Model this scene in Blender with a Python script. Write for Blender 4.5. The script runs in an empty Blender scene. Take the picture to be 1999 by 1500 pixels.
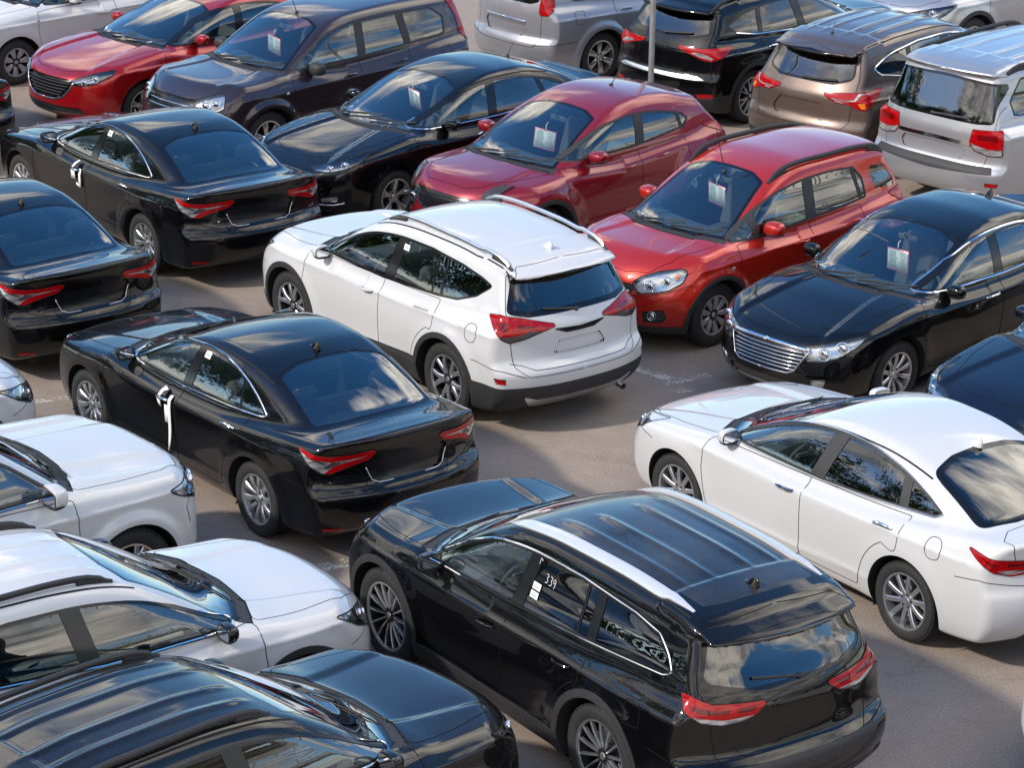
import bpy, bmesh, math, random
import numpy as np
from mathutils import Vector, Matrix
R = math.radians
random.seed(7)
scene = bpy.context.scene
col = scene.collection
A3 = lambda *p: np.array(p, float)

# ------------------------------------------------------------------ curves and implicit shapes
def curve(pts, sm=0.03):
    """a smooth function through (x, value) points"""
    p = sorted(pts); x = np.array([q[0] for q in p], float); y = np.array([q[1] for q in p], float)
    h = np.diff(x); d = np.diff(y) / h; m = np.zeros(len(x))
    if len(x) > 2:
        for i in range(1, len(x) - 1):
            if d[i-1] * d[i] > 0:
                w1, w2 = 2*h[i] + h[i-1], h[i] + 2*h[i-1]
                m[i] = (w1 + w2) / (w1 / d[i-1] + w2 / d[i])
    m[0], m[-1] = d[0], d[-1]
    dx = .008
    g = np.arange(x[0] - .6, x[-1] + .6, dx)
    k = np.clip(np.searchsorted(x, g) - 1, 0, len(h) - 1)
    t = np.clip((g - x[k]) / h[k], 0, 1); hh = h[k]
    v = (2*t**3 - 3*t**2 + 1) * y[k] + (t**3 - 2*t**2 + t) * hh * m[k] + (-2*t**3 + 3*t**2) * y[k+1] + (t**3 - t**2) * hh * m[k+1]
    v += np.where(g < x[0], (g - x[0]) * m[0], 0) + np.where(g > x[-1], (g - x[-1]) * m[-1], 0)
    n = max(1, int(3 * sm / dx)); ker = np.exp(-.5 * (np.arange(-n, n + 1) * dx / sm)**2); ker /= ker.sum()
    v = np.convolve(np.pad(v, n, mode='edge'), ker, mode='valid')
    return lambda q: np.interp(q, g, v)

def smax(a, b, k):
    return np.maximum(a, b) + np.maximum(k - np.abs(a - b), 0)**2 / (4 * k)
def smin(a, b, k):
    return -smax(-a, -b, k)
def sstep(a, b, x):
    t = np.clip((x - a) / (b - a), 0, 1)
    return t * t * (3 - 2 * t)

def surface_nets(f, lo, hi, h):
    xs = [np.arange(lo[i], hi[i] + h, h) for i in range(3)]
    G = np.stack(np.meshgrid(*xs, indexing='ij'), -1)
    V = f(G.reshape(-1, 3)).reshape(G.shape[:3])
    S = V < 0
    n0, n1, n2 = [s - 1 for s in V.shape]
    acc = np.zeros((n0, n1, n2, 3)); cnt = np.zeros((n0, n1, n2))
    cor = [(a, b, c) for a in (0, 1) for b in (0, 1) for c in (0, 1)]
    sl = lambda c: (slice(c[0], c[0] + n0), slice(c[1], c[1] + n1), slice(c[2], c[2] + n2))
    for c in cor:
        for ax in range(3):
            if c[ax]: continue
            e = list(c); e[ax] = 1
            va, vb = V[sl(c)], V[sl(e)]
            m = (va < 0) != (vb < 0)
            t = np.where(m, va / np.where(m, va - vb, 1), 0)
            off = np.zeros((n0, n1, n2, 3)); off += np.array(c, float)
            off[..., ax] += t
            acc += off * m[..., None]; cnt += m
    act = cnt > 0
    idx = -np.ones((n0, n1, n2), int); idx[act] = np.arange(act.sum())
    ijk = np.argwhere(act)
    verts = np.array(lo) + h * (ijk + acc[act] / cnt[act][:, None])
    faces = []
    for ax in range(3):
        o1, o2 = [(1, 2), (2, 0), (0, 1)][ax]
        sa = [slice(None)] * 3; sb = [slice(None)] * 3
        sa[ax] = slice(0, -1); sb[ax] = slice(1, None)
        A, B = S[tuple(sa)], S[tuple(sb)]
        p = np.argwhere(A != B)
        ok = (p[:, o1] > 0) & (p[:, o2] > 0) & (p[:, o1] <= idx.shape[o1] - 1) & (p[:, o2] <= idx.shape[o2] - 1)
        p = p[ok]
        q = []
        for (d1, d2) in ((-1, -1), (0, -1), (0, 0), (-1, 0)):
            r = p.copy(); r[:, o1] += d1; r[:, o2] += d2
            q.append(idx[r[:, 0], r[:, 1], r[:, 2]])
        q = np.stack(q, 1)
        fl = A[p[:, 0], p[:, 1], p[:, 2]]
        q = np.where(fl[:, None], q, q[:, ::-1])
        faces.append(q[(q >= 0).all(1)])
    return verts, np.concatenate(faces)

# ------------------------------------------------------------------ polygons in 2-D
def rpoly(pts, r, n=4):
    """polygon with rounded corners; a point may carry its own radius as third value"""
    out = []; N = len(pts)
    for i in range(N):
        a, b, c = [np.array(pts[j % N][:2], float) for j in (i - 1, i, i + 1)]
        rr = pts[i][2] if len(pts[i]) > 2 else r
        u, v = a - b, c - b; lu, lv = np.linalg.norm(u), np.linalg.norm(v)
        u, v = u / lu, v / lv
        cosang = np.clip(u @ v, -1, 1); ang = math.acos(cosang)
        if rr <= 0 or ang > math.pi - .12: out.append(b); continue
        t = min(rr / math.tan(ang / 2), lu * .49, lv * .49)
        p0, p1 = b + u * t, b + v * t
        for k in range(n + 1):
            s = k / n
            out.append((1 - s)**2 * p0 + 2 * s * (1 - s) * b + s * s * p1)
    return np.array(out)
def area2(P):
    x, y = P[:, 0], P[:, 1]
    return (x * np.roll(y, -1) - y * np.roll(x, -1)).sum()
def inset(P, d):
    P = np.array(P, float)
    s = 1 if area2(P) > 0 else -1
    e = np.roll(P, -1, 0) - P; L = np.linalg.norm(e, axis=1, keepdims=True); e = e / np.maximum(L, 1e-9)
    nrm = s * np.stack([-e[:, 1], e[:, 0]], 1)
    m = nrm + np.roll(nrm, 1, 0)
    m = m / np.maximum((m * nrm).sum(1, keepdims=True), .35)
    return P + m * d
def clip_half(P, p, nrm):
    """keeps the side where (q - p).nrm >= 0"""
    out = []; d = (P - np.array(p)) @ np.array(nrm, float)
    for i in range(len(P)):
        j = (i + 1) % len(P)
        if d[i] >= 0: out.append(P[i])
        if (d[i] >= 0) != (d[j] >= 0):
            t = d[i] / (d[i] - d[j]); out.append(P[i] + t * (P[j] - P[i]))
    return np.array(out)
def inside(P, q):
    x, y = q[:, 0], q[:, 1]; r = np.zeros(len(q), bool)
    for i in range(len(P)):
        (x1, y1), (x2, y2) = P[i], P[(i + 1) % len(P)]
        c = ((y1 > y) != (y2 > y))
        xx = (x2 - x1) * (y - y1) / (y2 - y1 if y2 != y1 else 1e-12) + x1
        r ^= c & (x < xx)
    return r
def circ(cx, cy, r, n=40, a0=0, a1=360):
    a = np.radians(np.linspace(a0, a1, n, endpoint=(a1 - a0) < 360))
    return np.stack([cx + r * np.cos(a), cy + r * np.sin(a)], 1)

# ------------------------------------------------------------------ mesh helpers
def new_mesh(name, verts, faces, mats, fm=None, normals=None, smooth=True):
    me = bpy.data.meshes.new(name)
    me.from_pydata([tuple(v) for v in verts], [], [tuple(int(i) for i in f) for f in faces])
    for m in mats: me.materials.append(m)
    if fm is not None: me.polygons.foreach_set('material_index', np.array(fm, np.int32))
    me.polygons.foreach_set('use_smooth', np.full(len(faces), smooth))
    me.update()
    if normals is not None: me.normals_split_custom_set_from_vertices([tuple(n) for n in normals])
    return me

class MB:
    """collects simple shapes into one mesh"""
    def __init__(s): s.v = []; s.f = []; s.m = []; s.mats = []
    def mi(s, mat):
        if mat not in s.mats: s.mats.append(mat)
        return s.mats.index(mat)
    def add(s, v, f, mat):
        o = len(s.v); k = s.mi(mat)
        s.v += [tuple(map(float, p)) for p in v]
        for q in f: s.f.append([o + int(i) for i in q]); s.m.append(k)
    def box(s, c, size, mat, rot=None, bev=0.0):
        hx, hy, hz = [q / 2 for q in size]; b = min(bev, hx * .9, hy * .9, hz * .9)
        if b <= 0:
            v = [(x, y, z) for x in (-hx, hx) for y in (-hy, hy) for z in (-hz, hz)]
            f = [(0, 1, 3, 2), (4, 6, 7, 5), (0, 4, 5, 1), (2, 3, 7, 6), (0, 2, 6, 4), (1, 5, 7, 3)]
        else:
            v = []; ix = {}
            for sx in (-1, 1):
                for sy in (-1, 1):
                    for sz in (-1, 1):
                        for ax in range(3):
                            p = [sx * (hx - b), sy * (hy - b), sz * (hz - b)]
                            p[ax] = (sx, sy, sz)[ax] * (hx, hy, hz)[ax]
                            ix[(sx, sy, sz, ax)] = len(v); v.append(p)
            f = []
            for ax in range(3):
                o1, o2 = [(1, 2), (2, 0), (0, 1)][ax]
                for sg in (-1, 1):
                    q = []
                    for (a, b2) in ((-1, -1), (1, -1), (1, 1), (-1, 1)):
                        t = [0, 0, 0]; t[ax] = sg; t[o1] = a; t[o2] = b2
                        q.append(ix[(t[0], t[1], t[2], ax)])
                    f.append(q if sg > 0 else q[::-1])
                for a in (-1, 1):
                    for b2 in (-1, 1):
                        t = [0, 0, 0]; t[o1] = a; t[o2] = b2
                        q = []
                        t[ax] = -1; q.append(ix[(*t, o1)]); t[ax] = 1; q.append(ix[(*t, o1)])
                        q.append(ix[(*t, o2)]); t[ax] = -1; q.append(ix[(*t, o2)])
                        f.append(q if a * b2 < 0 else q[::-1])
            for sx in (-1, 1):
                for sy in (-1, 1):
                    for sz in (-1, 1):
                        q = [ix[(sx, sy, sz, a)] for a in range(3)]
                        f.append(q if sx * sy * sz > 0 else q[::-1])
        v = np.array(v, float)
        if rot is not None: v = v @ np.array(rot).T
        s.add(v + np.array(c, float), f, mat)
    def tube(s, path, r, mat, n=8, cap=True, closed=False, ry=None, up=(0, 0, 1), ups=None):
        """sweep of an ellipse r x ry; radii may be lists"""
        P = np.array(path, float); N = len(P)
        T = np.gradient(P, axis=0) if not closed else np.roll(P, -1, 0) - np.roll(P, 1, 0)
        T /= np.maximum(np.linalg.norm(T, axis=1, keepdims=True), 1e-9)
        rr = np.broadcast_to(np.array(r, float), (N,)); r2 = rr if ry is None else np.broadcast_to(np.array(ry, float), (N,))
        U = np.broadcast_to(np.array(up, float), (N, 3)) if ups is None else np.array(ups, float)
        S = np.cross(T, U); S /= np.maximum(np.linalg.norm(S, axis=1, keepdims=True), 1e-9)
        Q = np.cross(S, T)
        a = np.arange(n) / n * 2 * math.pi + math.pi / n
        v = (P[:, None] + S[:, None] * (rr[:, None] * np.cos(a))[..., None] + Q[:, None] * (r2[:, None] * np.sin(a))[..., None]).reshape(-1, 3)
        f = []
        for i in range(N if closed else N - 1):
            j = (i + 1) % N
            for k in range(n):
                l = (k + 1) % n
                f.append((i*n + k, j*n + k, j*n + l, i*n + l))
        if cap and not closed: f.append(range(n)); f.append(range(N*n - 1, (N-1)*n - 1, -1))
        s.add(v, f, mat)
    def lathe(s, prof, mat, n=48, axis='y', c=(0, 0, 0), closed=False):
        """prof: (radius, along) pairs"""
        a = np.arange(n) / n * 2 * math.pi; v = []
        for r, h in prof:
            for t in a: v.append((r * math.cos(t), h, r * math.sin(t)) if axis == 'y' else (r * math.cos(t), r * math.sin(t), h))
        f = []; M = len(prof)
        for i in range(M if closed else M - 1):
            j = (i + 1) % M
            for k in range(n):
                l = (k + 1) % n
                q = (i*n + k, j*n + k, j*n + l, i*n + l)
                f.append(q if axis == 'y' else q[::-1])
        s.add(np.array(v) + np.array(c), f, mat)
    def blob(s, c, rad, mat, p=(2.5, 2.5), nu=20, nv=12, xf=None):
        """a superellipsoid"""
        v = []; f = []
        sg = lambda t, e: math.copysign(abs(t)**(2 / e), t)
        for i in range(nv + 1):
            ph = -math.pi/2 + math.pi * i / nv
            for j in range(nu):
                th = 2 * math.pi * j / nu
                q = [sg(math.cos(ph), p[1]) * sg(math.cos(th), p[0]) * rad[0], sg(math.cos(ph), p[1]) * sg(math.sin(th), p[0]) * rad[1], sg(math.sin(ph), p[1]) * rad[2]]
                v.append(xf(q) if xf else q)
        for i in range(nv):
            for j in range(nu):
                k = (j + 1) % nu
                f.append((i*nu + j, i*nu + k, (i+1)*nu + k, (i+1)*nu + j))
        s.add(np.array(v) + np.array(c), f, mat)
    def ribbon(s, P, N, w, mat, lift=.0015, closed=False):
        P = np.array(P); N = np.array(N)
        T = (np.roll(P, -1, 0) - np.roll(P, 1, 0)) if closed else np.gradient(P, axis=0)
        S = np.cross(N, T); S /= np.maximum(np.linalg.norm(S, axis=1, keepdims=True), 1e-9)
        v = np.concatenate([P + N*lift + S*w/2, P + N*lift - S*w/2]); n = len(P)
        f = [(i, i + n, (i + 1) % n + n, (i + 1) % n) for i in range(n if closed else n - 1)]
        s.add(v, f, mat)
    def mesh(s, name, smooth=True, angle=35):
        me = new_mesh(name, s.v, s.f, s.mats, s.m, None, smooth)
        if smooth and angle: me.set_sharp_from_angle(angle=R(angle))
        return me
    def mirrored(s):
        o = MB(); o.mats = s.mats; o.m = list(s.m)
        o.v = [(x, -y, z) for x, y, z in s.v]; o.f = [q[::-1] for q in s.f]
        return o

# ------------------------------------------------------------------ materials
def mat(name):
    m = bpy.data.materials.new(name); m.use_nodes = True
    nt = m.node_tree; return m, nt, nt.nodes['Principled BSDF'], nt.nodes, nt.links
def noise(nt, scale, detail=4, rough=.6, coord='Object', vec=None):
    t = nt.nodes.new('ShaderNodeTexNoise'); t.inputs['Scale'].default_value = scale; t.inputs['Detail'].default_value = detail
    t.inputs['Roughness'].default_value = rough
    if vec is None:
        c = nt.nodes.new('ShaderNodeTexCoord'); nt.links.new(c.outputs[coord], t.inputs['Vector'])
    else: nt.links.new(vec, t.inputs['Vector'])
    return t
def ramp(nt, src, stops):
    r = nt.nodes.new('ShaderNodeValToRGB'); e = r.color_ramp.elements
    while len(e) < len(stops): e.new(.5)
    for k, (p, c) in enumerate(stops):
        e[k].position = p; e[k].color = (*c, 1) if isinstance(c, tuple) else (c, c, c, 1)
    nt.links.new(src, r.inputs[0]); return r
def plain(name, c, rough=.5, metal=0.0, coat=0.0, spec=.5, vary=.12, scale=9):
    m, nt, b, N, L = mat(name)
    b.inputs['Roughness'].default_value = rough; b.inputs['Metallic'].default_value = metal
    b.inputs['Coat Weight'].default_value = coat; b.inputs['Coat Roughness'].default_value = .03
    b.inputs['Specular IOR Level'].default_value = spec
    t = noise(nt, scale)
    r = ramp(nt, t.outputs['Fac'], [(.3, tuple(q * (1 - vary) for q in c)), (.7, tuple(min(1, q * (1 + vary)) for q in c))])
    L.new(r.outputs[0], b.inputs['Base Color'])
    return m
def paint(name, c, flake=0.0, rough=.35, dust=.04, coatr=.012, metal=0.0, spec=.3):
    """lacquered car paint, a matt lining on its inner side, a thin uneven film of dust"""
    m, nt, b, N, L = mat(name)
    b.inputs['Coat Weight'].default_value = 1.0; b.inputs['Coat IOR'].default_value = 1.5
    b.inputs['Metallic'].default_value = metal; b.inputs['Specular IOR Level'].default_value = spec
    b.inputs['Roughness'].default_value = rough
    t = noise(nt, 2.3, 6, .65); t2 = noise(nt, 160, 2, .6)
    mx = N.new('ShaderNodeMath'); mx.operation = 'MULTIPLY'; L.new(t.outputs['Fac'], mx.inputs[0]); L.new(t2.outputs['Fac'], mx.inputs[1])
    r = ramp(nt, mx.outputs[0], [(.12, 0.0), (.55, 1.0)])
    g = N.new('ShaderNodeNewGeometry')
    sx = N.new('ShaderNodeSeparateXYZ'); L.new(g.outputs['Normal'], sx.inputs[0])
    up = N.new('ShaderNodeMapRange'); up.inputs[1].default_value = .2; up.inputs[2].default_value = 1; L.new(sx.outputs[2], up.inputs[0])
    k = N.new('ShaderNodeMath'); k.operation = 'MULTIPLY'; L.new(r.outputs[0], k.inputs[0]); L.new(up.outputs[0], k.inputs[1])
    k2 = N.new('ShaderNodeMath'); k2.operation = 'MULTIPLY'; k2.inputs[1].default_value = dust; L.new(k.outputs[0], k2.inputs[0])
    mix = N.new('ShaderNodeMix'); mix.data_type = 'RGBA'; mix.inputs[6].default_value = (*c, 1); mix.inputs[7].default_value = (.32, .29, .26, 1)
    L.new(k2.outputs[0], mix.inputs[0]); L.new(mix.outputs[2], b.inputs['Base Color'])
    cr = N.new('ShaderNodeMath'); cr.operation = 'MULTIPLY_ADD'; cr.inputs[1].default_value = dust * 1.5; cr.inputs[2].default_value = coatr
    L.new(k.outputs[0], cr.inputs[0]); L.new(cr.outputs[0], b.inputs['Coat Roughness'])
    inn = N.new('ShaderNodeBsdfDiffuse'); inn.inputs[0].default_value = (.05, .05, .055, 1)
    ms = N.new('ShaderNodeMixShader'); L.new(g.outputs['Backfacing'], ms.inputs[0]); L.new(b.outputs[0], ms.inputs[1]); L.new(inn.outputs[0], ms.inputs[2])
    L.new(ms.outputs[0], N['Material Output'].inputs[0])
    return m
def glass(name, tint, refl=1.0, ior=1.6):
    m, nt, b, N, L = mat(name)
    N.remove(b)
    tr = N.new('ShaderNodeBsdfTransparent'); tr.inputs[0].default_value = (*tint, 1)
    gl = N.new('ShaderNodeBsdfGlossy'); gl.inputs['Roughness'].default_value = .004; gl.inputs[0].default_value = (refl, refl, refl, 1)
    fr = N.new('ShaderNodeFresnel'); fr.inputs[0].default_value = ior
    g = N.new('ShaderNodeNewGeometry')
    # both faces of a thin pane reflect
    ml = N.new('ShaderNodeMath'); ml.operation = 'MULTIPLY_ADD'; ml.inputs[1].default_value = 1.9; ml.inputs[2].default_value = .02; ml.use_clamp = True
    L.new(fr.outputs[0], ml.inputs[0])
    bf = N.new('ShaderNodeMix'); bf.data_type = 'FLOAT'; bf.inputs[3].default_value = .06
    L.new(g.outputs['Backfacing'], bf.inputs[0]); L.new(ml.outputs[0], bf.inputs[2])
    mx = N.new('ShaderNodeMixShader'); L.new(bf.outputs[0], mx.inputs[0]); L.new(tr.outputs[0], mx.inputs[1]); L.new(gl.outputs[0], mx.inputs[2])
    L.new(mx.outputs[0], N['Material Output'].inputs[0])
    return m
def lens(name, c, rough=.12, spec=.3, vary=.35, scale=60, stretch=(1, 1, 6), coat=.6):
    m, nt, b, N, L = mat(name)
    c0 = N.new('ShaderNodeTexCoord'); mp = N.new('ShaderNodeMapping'); mp.inputs['Scale'].default_value = stretch
    L.new(c0.outputs['Object'], mp.inputs[0])
    t = noise(nt, scale, 1, .4, vec=mp.outputs[0])
    r = ramp(nt, t.outputs['Fac'], [(.35, tuple(q * (1 - vary) for q in c)), (.65, tuple(min(1, q * (1 + vary * .6)) for q in c))])
    L.new(r.outputs[0], b.inputs['Base Color'])
    b.inputs['Roughness'].default_value = rough; b.inputs['Specular IOR Level'].default_value = spec; b.inputs['Coat Weight'].default_value = coat; b.inputs['Coat Roughness'].default_value = .02
    return m
M = {}
def mats():
    M['black'] = paint('black lacquer', (.0022, .0022, .0028), dust=.012, spec=.05)
    M['blackdusty'] = paint('dusty black lacquer', (.004, .004, .005), dust=.2, spec=.1)
    M['blackgrime'] = paint('black lacquer under dust', (.003, .003, .0038), dust=.07, spec=.08)
    M['navy'] = paint('dark blue lacquer', (.002, .0042, .012), dust=.015, spec=.1)
    M['white'] = paint('white lacquer', (.53, .53, .54), rough=.4, dust=.02)
    M['pearl'] = paint('pearl white lacquer', (.53, .525, .515), rough=.4, dust=.02)
    M['silver'] = paint('silver metallic lacquer', (.40, .41, .44), rough=.36, metal=.65)
    M['steelgrey'] = paint('grey silver metallic lacquer', (.33, .335, .37), rough=.38, metal=.6)
    M['plum'] = paint('dark plum metallic lacquer', (.030, .019, .026), rough=.35, metal=.4, dust=.03)
    M['bronze'] = paint('brown metallic lacquer', (.135, .097, .080), rough=.36, metal=.6, dust=.05)
    M['wine'] = paint('dark red lacquer', (.225, .004, .013), rough=.3, metal=.3)
    M['crimson'] = paint('bright red metallic lacquer', (.33, .004, .007), rough=.3, metal=.4)
    M['ember'] = paint('orange red metallic lacquer', (.42, .014, .006), rough=.3, metal=.35)
    M['glass'] = glass('clear car glass', (.62, .70, .68))
    M['tint'] = glass('tinted car glass', (.10, .12, .12))
    M['backlight'] = glass('rear screen glass', (.30, .36, .37), ior=1.75)
    M['frit'] = plain('black glass border', (.006, .006, .007), .08, spec=.5)
    M['trim'] = plain('gloss black trim', (.008, .008, .009), .18)
    M['plastic'] = plain('grained black plastic', (.022, .022, .024), .62, vary=.25, scale=40)
    M['gap'] = plain('shadow joint', (.006, .006, .006), .9); M['seam'] = plain('panel joint', (.009, .009, .010), .9, spec=.1)
    M['chrome'] = plain('bright chrome', (.78, .79, .80), .07, 1.0)
    M['satin'] = plain('satin silver', (.66, .67, .68), .28, 1.0)
    M['railsilver'] = plain('silver painted rail', (.62, .63, .65), .3, .35, coat=.6, vary=.02)
    M['alloy'] = plain('silver alloy', (.58, .59, .61), .3, .9, coat=.5)
    M['darkalloy'] = plain('dark grey alloy', (.03, .03, .033), .35, .6)
    M['hubcap'] = plain('silver painted wheel cover', (.36, .365, .38), .35, .5)
    M['tyre'] = plain('tyre rubber', (.018, .018, .019), .75, vary=.3, scale=30)
    M['well'] = plain('wheel well liner', (.006, .006, .006), .9)
    M['red'] = lens('red lamp lens', (.33, .0018, .0035), vary=.2, scale=14, stretch=(1, 1, 9), coat=.35)
    M['darkred'] = lens('deep red lamp lens', (.13, .0015, .003), vary=.15, coat=.5)
    M['clear'] = lens('clear ribbed lamp lens', (.44, .44, .46), rough=.14, vary=.5, scale=9, stretch=(1, 1, 7)); M['clear'].node_tree.nodes['Principled BSDF'].inputs['Metallic'].default_value = .5
    M['bulb'] = plain('lamp projector', (.75, .76, .78), .05, 1.0)
    M['smoke'] = lens('smoked lamp lens', (.06, .05, .055))
    M['amber'] = lens('amber lamp lens', (.75, .20, .01))
    M['lampglass'] = glass('headlamp glass', (.93, .95, .96))
    M['bucket'] = plain('headlamp reflector', (.50, .51, .53), .22, .9)
    M['darkbucket'] = plain('dark headlamp housing', (.03, .03, .034), .3, .5)
    M['seat'] = plain('grey seat cloth', (.11, .11, .115), .9)
    M['seatlight'] = plain('beige seat cloth', (.30, .27, .22), .9)
    M['dash'] = plain('dark grey dashboard', (.085, .09, .10), .7)
    M['paper'] = plain('white paper', (.80, .80, .78), .8, vary=.03)
    M['paperred'] = plain('red paper border', (.66, .20, .25), .7)
    M['marker'] = plain('white marker ink', (.62, .62, .60), .8)
    M['ink'] = plain('grey green print', (.22, .33, .30), .8)
    M['mirrorglass'] = plain('mirror glass', (.75, .8, .85), .02, 1.0)
    M['yellow'] = plain('yellow sticker', (.75, .62, .03), .6)

# ------------------------------------------------------------------ the car shape
class Car:
    def __init__(s, P):
        s.P = P
        g = P.get
        s.hw = P['hw']; s.xF = P['xF']; s.xR = P['xR']; s.wb = P['wb']; s.rw = P['rw']
        s.T = curve(P['deck'], .05); s.S = curve(P['roof'], P.get('roofsm', .06))
        s.wsec = curve(P['wsec'], .03); s.wpl = curve(P['wplan'], .08)
        s.Ff = curve(P['front'], .025); s.Rr = curve(P['rear'], .022)
        s.wg = curve(P['gplan'], .08); s.gs = curve(P['gsec'], .04)
        s.cw = curve(P['gcurv'], .1)
        s.build_surface()
    def f(s, p):
        P = s.P; x, y, z = p[:, 0], np.abs(p[:, 1]), p[:, 2]
        hw = s.hw; g = P.get; yn = y / hw
        W = hw + s.wpl(x) + s.wsec(z)
        for (z0, z1, x0, x1, a, w) in g('crease', ()):
            zc = z0 + (z1 - z0) * (x - x0) / (x1 - x0)
            t = (z - zc) / w
            env = sstep(x0 - .25, x0 + .25, x) * (1 - sstep(x1 - .25, x1 + .25, x)) if x1 > x0 else 1
            W = W + a * env * np.where(t > 0, np.exp(-t * 2.2), np.exp(t * .9))
        for xa in (s.wb / 2, -s.wb / 2):
            r = np.hypot(x - xa, z - s.rw * .98); Ra = s.rw + g('archgap', .055)
            W = W + g('flare', .018) * (1 - sstep(Ra + .03, Ra + g('flarew', .2), r))
        side = y - W
        tc = np.where(x > 0, g('hoodcrown', .07), g('deckcrown', .035))
        top = z - (s.T(x) - tc * yn**2.4)
        for (yl0, yl1, x0, x1, a, w) in g('hoodline', ()):
            yc = yl0 + (yl1 - yl0) * (x - x0) / (x1 - x0)
            top = top - a * (sstep(-w, w, y - yc)) * sstep(x0 - .3, x0 + .1, x) * (1 - sstep(x1 - .1, x1 + .25, x))
        fr = x - (s.Ff(z) - g('fcurve', .30) * yn**g('fpow', 2.6))
        rr = (s.Rr(z) + g('rcurve', .20) * yn**g('rpow', 2.8)) - x
        B = smax(side, top, g('kshoulder', .09))
        B = smax(B, fr, g('kfront', .09))
        roof = z - (s.S(x + s.cw(x) * y * y) - g('crown', .09) * y * y - g('crown4', .12) * y**4)
        for (yl, x0, x1, a, w) in g('roofrib', ()):
            roof = roof - a * np.exp(-((y - yl) / w)**2) * sstep(x0, x0 + .2, x) * (1 - sstep(x1 - .2, x1, x))
        sg = y - (s.wg(x) + s.gs(z))
        G = smax(roof, sg, g('kroof', .13))
        G = smax(smax(G, .35 - z, .02), x - P['roof'][0][0] + .02, .05)
        U = smin(B, G, g('kunion', .05))
        U = smax(U, rr, g('krear', .06))
        if 'spoiler' in P:
            x0, th, dz, ysp = P['spoiler']
            slab = smax(z - (s.S(np.maximum(x, x0 + .0) ) - dz * np.maximum(0, (P['spx'] - x)) - g('crown', .09) * y * y - g('crown4', .12) * y**4), (s.S(np.maximum(x, x0)) - th - g('crown', .09) * y * y - dz * np.maximum(0, (P['spx'] - x))) - z, .03)
            slab = smax(slab, y - ysp, .06); slab = smax(slab, (x0 + g('spcurve', .12) * (y / ysp)**2) - x, .035); slab = smax(slab, x - P['spx'] - .25, .03)
            U = smin(U, slab, .05)
        if 'lip' in P:   # boot lip
            x0, z0, a, w = P['lip']
            U = U - a * np.exp(-((x - x0 - .10 * yn**2.5) / w)**2 - ((z - z0) / (w * .9))**2) * (1 - sstep(.7, .95, yn))
        for (c, sz, k) in g('dents', ()):
            d = np.abs(np.stack([x, y, z], 1) - np.array(c)) - np.array(sz) / 2
            U = smax(U, -(np.maximum(np.maximum(d[:, 0], d[:, 1]), d[:, 2])), k)
        zb = g('zb', .20) + .12 * sstep(s.wb/2 + .45, s.xF + .1, x) * g('fclimb', .3) + .16 * (1 - sstep(s.xR - .05, -s.wb/2 - .45, x)) * g('rclimb', .5)
        return smax(U, zb - z, .05)
    def grad(s, p, e=.006):
        o = np.stack([s.f(p + e * np.eye(3)[i]) - s.f(p - e * np.eye(3)[i]) for i in range(3)], 1) / (2 * e)
        return o
    def normal(s, p, e=.009):
        q = s.grad(p, e); return q / np.maximum(np.linalg.norm(q, axis=1, keepdims=True), 1e-9)
    def snap(s, p, n=4):
        for _ in range(n):
            v = s.f(p); g = s.grad(p); g2 = (g * g).sum(1)
            st = g * (v / np.maximum(g2, .05))[:, None]
            L = np.linalg.norm(st, axis=1, keepdims=True)
            p = p - st * np.minimum(1, .03 / np.maximum(L, 1e-9))
        return p
    def build_surface(s):
        h = s.P.get('voxel', .027)
        v, q = surface_nets(s.f, (s.xR - .12, -.10, .05), (s.xF + .12, s.hw + .14, s.P.get('top', 1.8)), h)
        v = s.snap(v)
        for _ in range(2):
            acc = np.zeros_like(v); c = np.zeros(len(v))
            for k in range(4):
                a, b = q[:, k], q[:, (k + 1) % 4]
                np.add.at(acc, a, v[b]); np.add.at(c, a, 1); np.add.at(acc, b, v[a]); np.add.at(c, b, 1)
            v = s.snap(.5 * v + .5 * acc / c[:, None], 2)
        s.v = v; s.F = q.astype(int)                       # padded later
        s.pad = 12
        s.F = np.concatenate([s.F, np.repeat(s.F[:, -1:], s.pad - 4, 1)], 1)
        s.part = np.zeros(len(s.F), int); s.parts = ['body']; s.split = {}
        s.newv = []
        # drop the far half exactly at the middle plane
        s.feature('drop', ('top',), np.array([(s.xR - 1, -1), (s.xF + 1, -1), (s.xF + 1, 0), (s.xR - 1, 0)]), any_dir=True)
        s.keep(s.part != s.pid('drop'))
    def pid(s, n):
        if n not in s.parts: s.parts.append(n)
        return s.parts.index(n)
    def keep(s, m):
        s.F = s.F[m]; s.part = s.part[m]
    def view(s, w):
        k = w[0] if isinstance(w, tuple) else w
        q = math.sqrt(.5)
        zn = w[1] if isinstance(w, tuple) and len(w) > 1 else 1.0
        return {'side': ((1, 0, 0), 0, (0, 0, 1), 0, (0, -1, 0)), 'top': ((1, 0, 0), 0, (0, 1, 0), 0, (0, 0, -1)),
                'rear': ((0, 1, 0), 0, (0, 0, 1), 0, (1, 0, 0)), 'front': ((0, 1, 0), 0, (0, 0, 1), 0, (-1, 0, 0)),
                'rc': ((1, 1, 0), -s.xR, (0, 0, 1), 0, (q, -q, 0)), 'fc': ((-1, 1, 0), s.xF, (0, 0, 1), 0, (-q, -q, 0)),
                'deck': ((0, 1, 0), 0, (1, 0, 1), -s.xR - zn, (q, 0, -q)), 'nose': ((0, 1, 0), 0, (-1, 0, 1), s.xF - zn, (-q, 0, -q))}[k]
    def uv(s, w, p):
        a, a0, b, b0, d = s.view(w)
        return np.stack([p @ np.array(a, float) + a0, p @ np.array(b, float) + b0], 1)
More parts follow.
